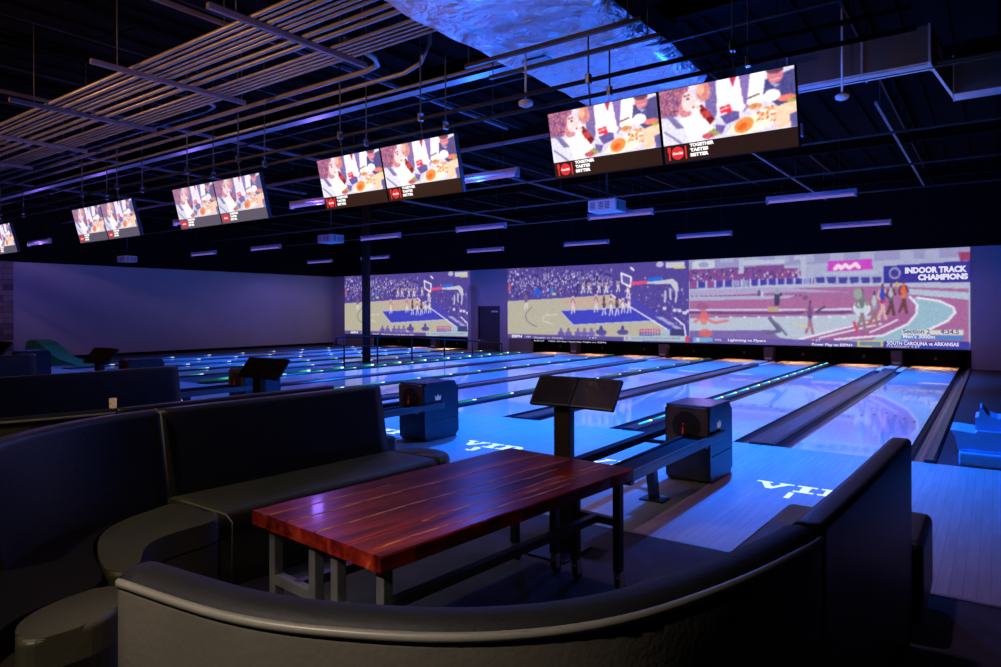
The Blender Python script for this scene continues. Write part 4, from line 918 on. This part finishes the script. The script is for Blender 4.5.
# ------------------------------------------------------------------ touch monitor stands
def make_monitor():
    t = thing('score_monitor_stand', '', 'monitor stand', (0, 0, 0), 'scoring monitor stands')
    MB().box(-.015, .100, -.035, .035, .012, .96, bev=.008).build('post', mat('post_metal', (.07, .05, .04), .35, metal=.4, var=.1), t)
    MB().box(-.16, .16, -.20, .14, 0, .016, bev=.005).build('base', M_STEELK, t)
    R = Matrix.Translation((.14, -.03, 1.02)) @ Matrix.Rotation(math.radians(-38), 4, 'X')
    for s, nm in ((-1, 'left'), (1, 'right')):
        RR = R @ Matrix.Translation((s * .1485, 0, 0)) @ Matrix.Rotation(math.radians(1.5) * s, 4, 'Z')
        c = MB().box(-.148, .148, -.014, .014, -.108, .108, bev=.008, M=RR).build('monitor', M_STEELK, t)
        MB().box(-.130, .130, -.0155, -.0142, -.092, .092, M=RR).build('screen', mat('dark_glass', (.03, .025, .03), .12, var=.2, coat=.5), c)
    MB().box(-.06, .12, -.02, .05, .93, 1.04, bev=.01).build('bracket', M_STEELK, t)
    return t
mo = make_monitor()
MX = -1.50
for k in range(4):
    o = mo if k == 0 else copy_tree(mo); o.location = ((-1.50, -4.72, -7.86, -11.0)[k], -4.24, 0)
    o['label'] = 'black twin touch monitors on a post, ' + ['behind the near red wood table', 'behind the second booth', 'seen small above the rear booth backrest', 'cut off at the left edge'][k]

# ------------------------------------------------------------------ tables
def tabletop_mat():
    m = bpy.data.materials.new('red_live_edge_wood'); m.use_nodes = True; nt = m.node_tree; b = nt.nodes['Principled BSDF']
    tc = nt.nodes.new('ShaderNodeTexCoord'); mp = nt.nodes.new('ShaderNodeMapping'); mp.inputs['Scale'].default_value = (9, .9, 9); nt.links.new(tc.outputs['Object'], mp.inputs['Vector'])
    n = nt.nodes.new('ShaderNodeTexNoise'); n.inputs['Scale'].default_value = 1.6; n.inputs['Detail'].default_value = 8; n.inputs['Distortion'].default_value = .8; nt.links.new(mp.outputs[0], n.inputs['Vector'])
    cr = nt.nodes.new('ShaderNodeValToRGB'); e = cr.color_ramp.elements; e[0].position = .30; e[0].color = (.030, .002, .002, 1); e[1].position = .80; e[1].color = (.50, .10, .03, 1)
    a = cr.color_ramp.elements.new(.5); a.color = (.15, .009, .006, 1); c2 = cr.color_ramp.elements.new(.66); c2.color = (.26, .024, .012, 1)
    nt.links.new(n.outputs['Fac'], cr.inputs[0]); nt.links.new(cr.outputs[0], b.inputs['Base Color'])
    b.inputs['Roughness'].default_value = .30; b.inputs['Specular IOR Level'].default_value = .12; b.inputs['Coat Weight'].default_value = .08; b.inputs['Coat Roughness'].default_value = .08
    return m
M_TOP = tabletop_mat(); M_SAP = mat('pale_sapwood', (.50, .17, .06), .35, scale=5, stretch=(6, 2, 6), spec=.25, col2=(.16, .02, .012))
def make_table():
    t = thing('lounge_table', '', 'table', (0, 0, 0), 'lounge tables')
    hw, hl = .44, .875
    # slab in four boards with uneven edges
    xs = [-hw, -.17, .03, .24, hw]; rs = random.Random(2)
    for k in range(4):
        m = MB(); x0, x1 = xs[k] + .0012, xs[k + 1] - .0012; n = 22; ringsv = []
        for j in range(n + 1):
            y = -hl + 2 * hl * j / n; a = (rs.uniform(-.005, .005) if k == 0 else 0); b_ = (rs.uniform(-.005, .005) if k == 3 else 0)
            sec = [(x0 + a, .61), (x1 + b_, .61), (x1 + b_ + .002, .664), (x1 + b_ - .004, .67), (x0 + a + .004, .67), (x0 + a - .002, .664)]
            ringsv.append([m.bm.verts.new((p[0], y, p[1])) for p in sec])
        for j in range(n):
            for q in range(6): m.bm.faces.new((ringsv[j][q], ringsv[j][(q + 1) % 6], ringsv[j + 1][(q + 1) % 6], ringsv[j + 1][q]))
        m.bm.faces.new(ringsv[0][::-1]); m.bm.faces.new(ringsv[-1])
        m.build('top_board', M_TOP, t)
    for k, (xk, y0, y1) in enumerate(((-.171, -.86, .86), (.029, -.86, .86), (.241, -.5, .86), (.36, -.84, .4), (-.31, -.86, -.2), (.13, -.1, .6), (.30, .1, .8))):
        m = MB(); pts = [(xk + .006 * math.sin(q * 1.7 + k), y0 + (y1 - y0) * q / 8) for q in range(9)]
        m.sweep(pts, [(-.009, .6695), (.009, .6695), (.007, .6708), (-.007, .6708)]); m.build('sapwood_streak', M_SAP, t)
    # frames: two legs and a rail at each end, plus a long low stretcher
    for sy in (-1, 1):  # near end's legs and rails use paler steel, painted as lit
        y = sy * .81
        for xk in (-.35, -.05, .10, .38):
            lg = MB().box(xk - .022, xk + .022, y - .022, y + .022, .115, .61, bev=.004).build('leg', M_DKMET if False else M_STEELB if sy < 0 else M_STEELK, t)
            c = MB().lathe([(.03, -.012), (.03, .012)], (xk, y + .02, .031), 16, 'x').build('caster_wheel', M_RUB, lg)
            MB().box(xk - .02, xk - .014, y - .01, y + .03, .03, .09).box(xk + .014, xk + .02, y - .01, y + .03, .03, .09).box(xk - .02, xk + .02, y - .015, y + .03, .085, .115, bev=.004).build('caster_fork', M_CHROME, lg)
        for x0, x1 in ((-.35, -.05), (.10, .38)):
            MB().box(x0, x1, y - .02, y + .02, .36, .40).build('end_rail', M_STEELB if sy < 0 else M_STEELK, t)
    for xk in (-.20, .24):
        MB().box(xk - .02, xk + .02, -.81, .81, .36, .40).build('stretcher', M_STEELK, t)
    MB().box(-.40, .40, -.84, .84, .59, .61).build('top_frame', M_STEELK, t)
    return t
tab = make_table(); TX, TY, TR = -1.345, -5.392, math.radians(-5.0)
for k in range(2):
    o = tab if k == 0 else copy_tree(tab); o.location = (TX - 3.305 * k, TY, 0); o.rotation_euler = (0, 0, TR)
    o['label'] = ['reddish polished wood table on black steel legs and casters, in the near booth', 'dark wood table hidden behind the near booth backrest, holding a gold cup'][k]
cup = thing('gold_cup', 'small glowing gold patterned cup standing on the second table', 'cup', (-5.05, -5.35, .671))
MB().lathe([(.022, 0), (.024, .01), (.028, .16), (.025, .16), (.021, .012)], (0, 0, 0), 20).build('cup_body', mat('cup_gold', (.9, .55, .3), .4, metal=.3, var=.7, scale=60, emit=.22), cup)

# ------------------------------------------------------------------ booths
def rounded(o0, o1, z0, z1, r, n=4, which='both'):
    pts = [(o0, z0), (o1, z0)]
    for k in range(n + 1):
        a = PI / 2 * k / n; pts.append((o1 - r + r * math.cos(a), z1 - r + r * math.sin(a)))
    for k in range(n + 1):
        a = PI / 2 + PI / 2 * k / n; pts.append((o0 + r + r * math.cos(a), z1 - r + r * math.sin(a)))
    return pts
def smooth_path(pts, n=8):
    out = []; P = [Vector(p) for p in pts]
    for i in range(len(P) - 1):
        p0 = P[max(i - 1, 0)]; p1 = P[i]; p2 = P[i + 1]; p3 = P[min(i + 2, len(P) - 1)]
        for k in range(n):
            t = k / n; out.append(tuple(.5 * ((2 * p1) + (-p0 + p2) * t + (2 * p0 - 5 * p1 + 4 * p2 - p3) * t * t + (-p0 + 3 * p1 - 3 * p2 + p3) * t ** 3)))
    out.append(tuple(P[-1])); return out
def back_sec(o0=-.06, o1=.05, lean=.10, H=.95):
    # offsets grow toward the sitter; leaning back a little at the top
    r = .035; pts = [(o0, .05), (o1 + lean, .05), (o1 + lean, .40)]
    n = 5
    for k in range(n + 1):
        a = PI / 2 * k / n; pts.append((o1 - r + r * math.cos(a), H - r + r * math.sin(a)))
    for k in range(n + 1):
        a = PI / 2 + PI / 2 * k / n; pts.append((o0 + r * .6 + r * .6 * math.cos(a), H - r * .6 + r * .6 * math.sin(a)))
    return pts
def seat_sec(d0, d1): return rounded(d0, d1, .335, .45, .045)
def seat_base(d0, d1): return [(d0, .0), (d1 - .05, .0), (d1 - .03, .10), (d1 - .015, .325), (d0, .325)]
# left sofa: straight arm then a curved corner
LB = smooth_path([(-3.20, -4.20), (-3.24, -5.0), (-3.30, -5.90)], 6)
LC = smooth_path([(-3.30, -5.905), (-3.27, -6.18), (-3.19, -6.42), (-3.06, -6.65), (-2.90, -6.84), (-2.72, -7.0)], 8)
LCS = smooth_path([(-3.30, -5.905), (-3.27, -6.25), (-3.05, -6.62), (-2.72, -6.95), (-2.50, -7.25), (-2.42, -7.60)], 6)
def extend(path, d):
    a, b_ = Vector(path[0]), Vector(path[1]); e = a + (a - b_).normalized() * d; return [tuple(e)] + path
M_SIDE = M_LEATH
def make_left():
    t = thing('booth_sofa', '', 'booth sofa', (0, 0, 0), 'booth sofas')
    MB().sweep(LB, back_sec(), side=1).build('backrest', M_LEATH, t)
    MB().sweep(LC, back_sec(), side=1).build('backrest', M_LEATH, t)
    MB().tube([(LB[-1][0] + .165, LB[-1][1] - .002, .42), (LB[-1][0] + .06, LB[-1][1] - .002, .93), (LB[-1][0] + .0, LB[-1][1] - .002, .953), (LB[-1][0] - .06, LB[-1][1] - .002, .93)], .006, 6).build('piping', mat('pale_piping', (.20, .19, .12), .45, var=.1), t)
    m = MB(); m.sweep(LB, seat_sec(.12, .67), side=1)
    m.build('seat_cushion', M_LEATHG, t)
    # rounded nose of the seat beyond the backrest
    nx, ny = LB[0]; pr = [(.001, .335), (.27, .335), (.275, .405), (.262, .437), (.23, .45), (.001, .45)]
    nose = MB(); cxn, cyn = nx + .40, ny; rings = []
    for k in range(13):
        a = PI * k / 12
        rings.append([nose.bm.verts.new((cxn + p[0] * math.cos(a), cyn + p[0] * math.sin(a) * 1.0, p[1])) for p in pr])
    for k in range(12):
        for q in range(len(pr)):
            f = nose.bm.faces.new((rings[k][q], rings[k][(q + 1) % len(pr)], rings[k + 1][(q + 1) % len(pr)], rings[k + 1][q])); f.smooth = True
    nose.bm.faces.new(rings[0]); nose.bm.faces.new(rings[-1][::-1])
    nose.build('seat_nose', M_LEATHG, t)
    MB().sweep(extend(LB, .06), seat_base(.10, .66), side=1, smooth=False).build('seat_base', M_LEATHG, t)
    # corner cushion and last cushion; black filler paints the shaded seat between them
    A = [(-3.04, -5.915), (-2.99, -6.04), (-2.93, -6.26), (-2.80, -6.43), (-2.58, -6.55), (-2.26, -6.655), (-2.16, -6.64), (-2.21, -6.53), (-2.36, -6.45), (-2.45, -6.37), (-2.49, -6.28), (-2.505, -6.17), (-2.50, -6.04), (-2.57, -5.915)]
    def pad_prism(poly, z0, z1, bev, name, m_):
        for _ in range(2):
            poly = [pt for a_, b_ in zip(poly, poly[1:] + poly[:1]) for pt in ((a_[0] * .75 + b_[0] * .25, a_[1] * .75 + b_[1] * .25), (a_[0] * .25 + b_[0] * .75, a_[1] * .25 + b_[1] * .75))]
        q = MB(); q.prism(poly, 'z', z0, z1)
        if bev: bmesh.ops.bevel(q.bm, geom=[e for e in q.bm.edges if abs(e.verts[0].co.z - z1) < .001 and abs(e.verts[1].co.z - z1) < .001], offset=bev, segments=4, affect='EDGES', profile=.5)
        return q.build(name, m_, t, smooth=False)
    pad_prism(A, .335, .45, .022, 'seat_cushion', M_LEATHG)
    pad_prism([(a * .985 + -2.55 * .015, b_ * .985 - 6.3 * .015) for a, b_ in A], 0, .325, 0, 'seat_base', M_LEATHG)
    Bc = [(-2.10, -6.70), (-2.10, -6.80), (-2.09, -6.90), (-2.05, -7.0), (-1.97, -7.08), (-1.82, -7.12), (-1.79, -7.0), (-1.79, -6.85), (-1.90, -6.74), (-2.02, -6.68)]
    pad_prism(Bc, .335, .45, .022, 'seat_cushion', M_LEATHG)
    pad_prism([(-2.08, -6.70), (-2.08, -7.0), (-2.25, -7.7), (-1.86, -7.7), (-1.81, -7.1), (-1.81, -6.86), (-1.92, -6.75)], 0, .325, 0, 'seat_base', M_LEATHG)
    pad_prism([(-3.04, -6.3), (-2.92, -6.3), (-2.80, -6.46), (-2.55, -6.58), (-2.12, -6.70), (-2.12, -6.95), (-2.02, -7.12), (-1.86, -7.15), (-1.9, -7.7), (-2.7, -7.3), (-2.75, -6.95)], 0.0, .44, 0, 'seat_shade_filler', mat('seat_shade_black', (.006, .005, .006), .7, var=.2, spec=.15))
    MB().tube([(-2.515, -5.91, .05), (-2.50, -5.91, .33), (-2.50, -5.91, .42), (-2.56, -5.91, .452), (-3.0, -5.91, .455)], .005, 6).build('piping', mat('pale_piping', (.20, .19, .12), .45, var=.1), t)
    return t
# right sofa: curved near section then a straight arm; path runs so that the sitter is on its left
RC_ = smooth_path([(-.84, -7.21), (-.50, -7.17), (-.27, -7.09), (-.04, -6.95), (.13, -6.75), (.25, -6.45), (.33, -6.13), (.345, -6.03)], 6)
RS_ = smooth_path([(.347, -6.02), (.375, -5.5), (.395, -5.0), (.415, -4.42)], 6)
def make_right():
    t = thing('booth_sofa', '', 'booth sofa', (0, 0, 0), 'booth sofas')
    sec = back_sec(-.045, .05, .09)
    MB().sweep(RC_, back_sec(-.048, .045, .09, .925), side=1).build('backrest', [M_LEATHO], t)
    MB().sweep(RS_, sec, side=1).build('backrest', M_LEATH, t)
    MB().sweep(RC_, [(-.054, .918), (-.054, .930), (-.046, .936), (-.040, .918)], side=1).build('piping', mat('grey_piping', (.20, .19, .17), .4, var=.1), t)
    # dark rolled top pad over the lighter outer panel
    pad = [(.062, .905)]
    for k in range(9):
        a = PI * k / 8; pad.append((.009 + .053 * math.cos(a), .918 + .034 * math.sin(a)))
    pad.append((-.044, .905))
    MB().sweep(RC_, pad, side=1).build('top_pad', mat('pad_vinyl', (.012, .012, .016), .6, var=.2, bump=.1, bscale=60, spec=.25), t)
    MB().sweep(RC_, seat_sec(.12, .60), side=1).build('seat_cushion', M_LEATHG if False else M_LEATH, t); MB().sweep(RC_, seat_base(.10, .58), side=1, smooth=False).build('seat_base', M_LEATH, t)
    ext = RS_ + [(.43, -3.98)]
    MB().sweep(ext, seat_sec(.12, .62), side=1).build('seat_cushion', M_LEATH, t); MB().sweep(ext, seat_base(.10, .60), side=1, smooth=False).build('seat_base', M_LEATH, t)
    # end block of the seat beyond the backrest
    MB().box(-.04, .50, -4.36, -3.76, .08, .462, bev=.05, seg=4).build('seat_end', M_LEATH, t)
    MB().tube([(RS_[0][0] - .045, RS_[0][1] - .002, .06), (RS_[0][0] - .045 + .005, RS_[0][1] - .002, .92)], .006, 6).build('piping', M_LEATH, t)
    return t
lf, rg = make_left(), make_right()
lf['label'] = 'dark vinyl booth sofa curving left of the near red table'; rg['label'] = 'dark vinyl booth sofa with its back to the camera, closest and curving right'
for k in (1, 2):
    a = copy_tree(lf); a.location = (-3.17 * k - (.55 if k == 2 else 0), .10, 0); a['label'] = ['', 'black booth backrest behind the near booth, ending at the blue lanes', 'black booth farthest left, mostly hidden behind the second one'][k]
    if k == 1:
        b2 = copy_tree(rg); b2.location = (-3.90, 0.0, 0); b2['label'] = 'grey green booth top just behind the curved corner of the near booth'
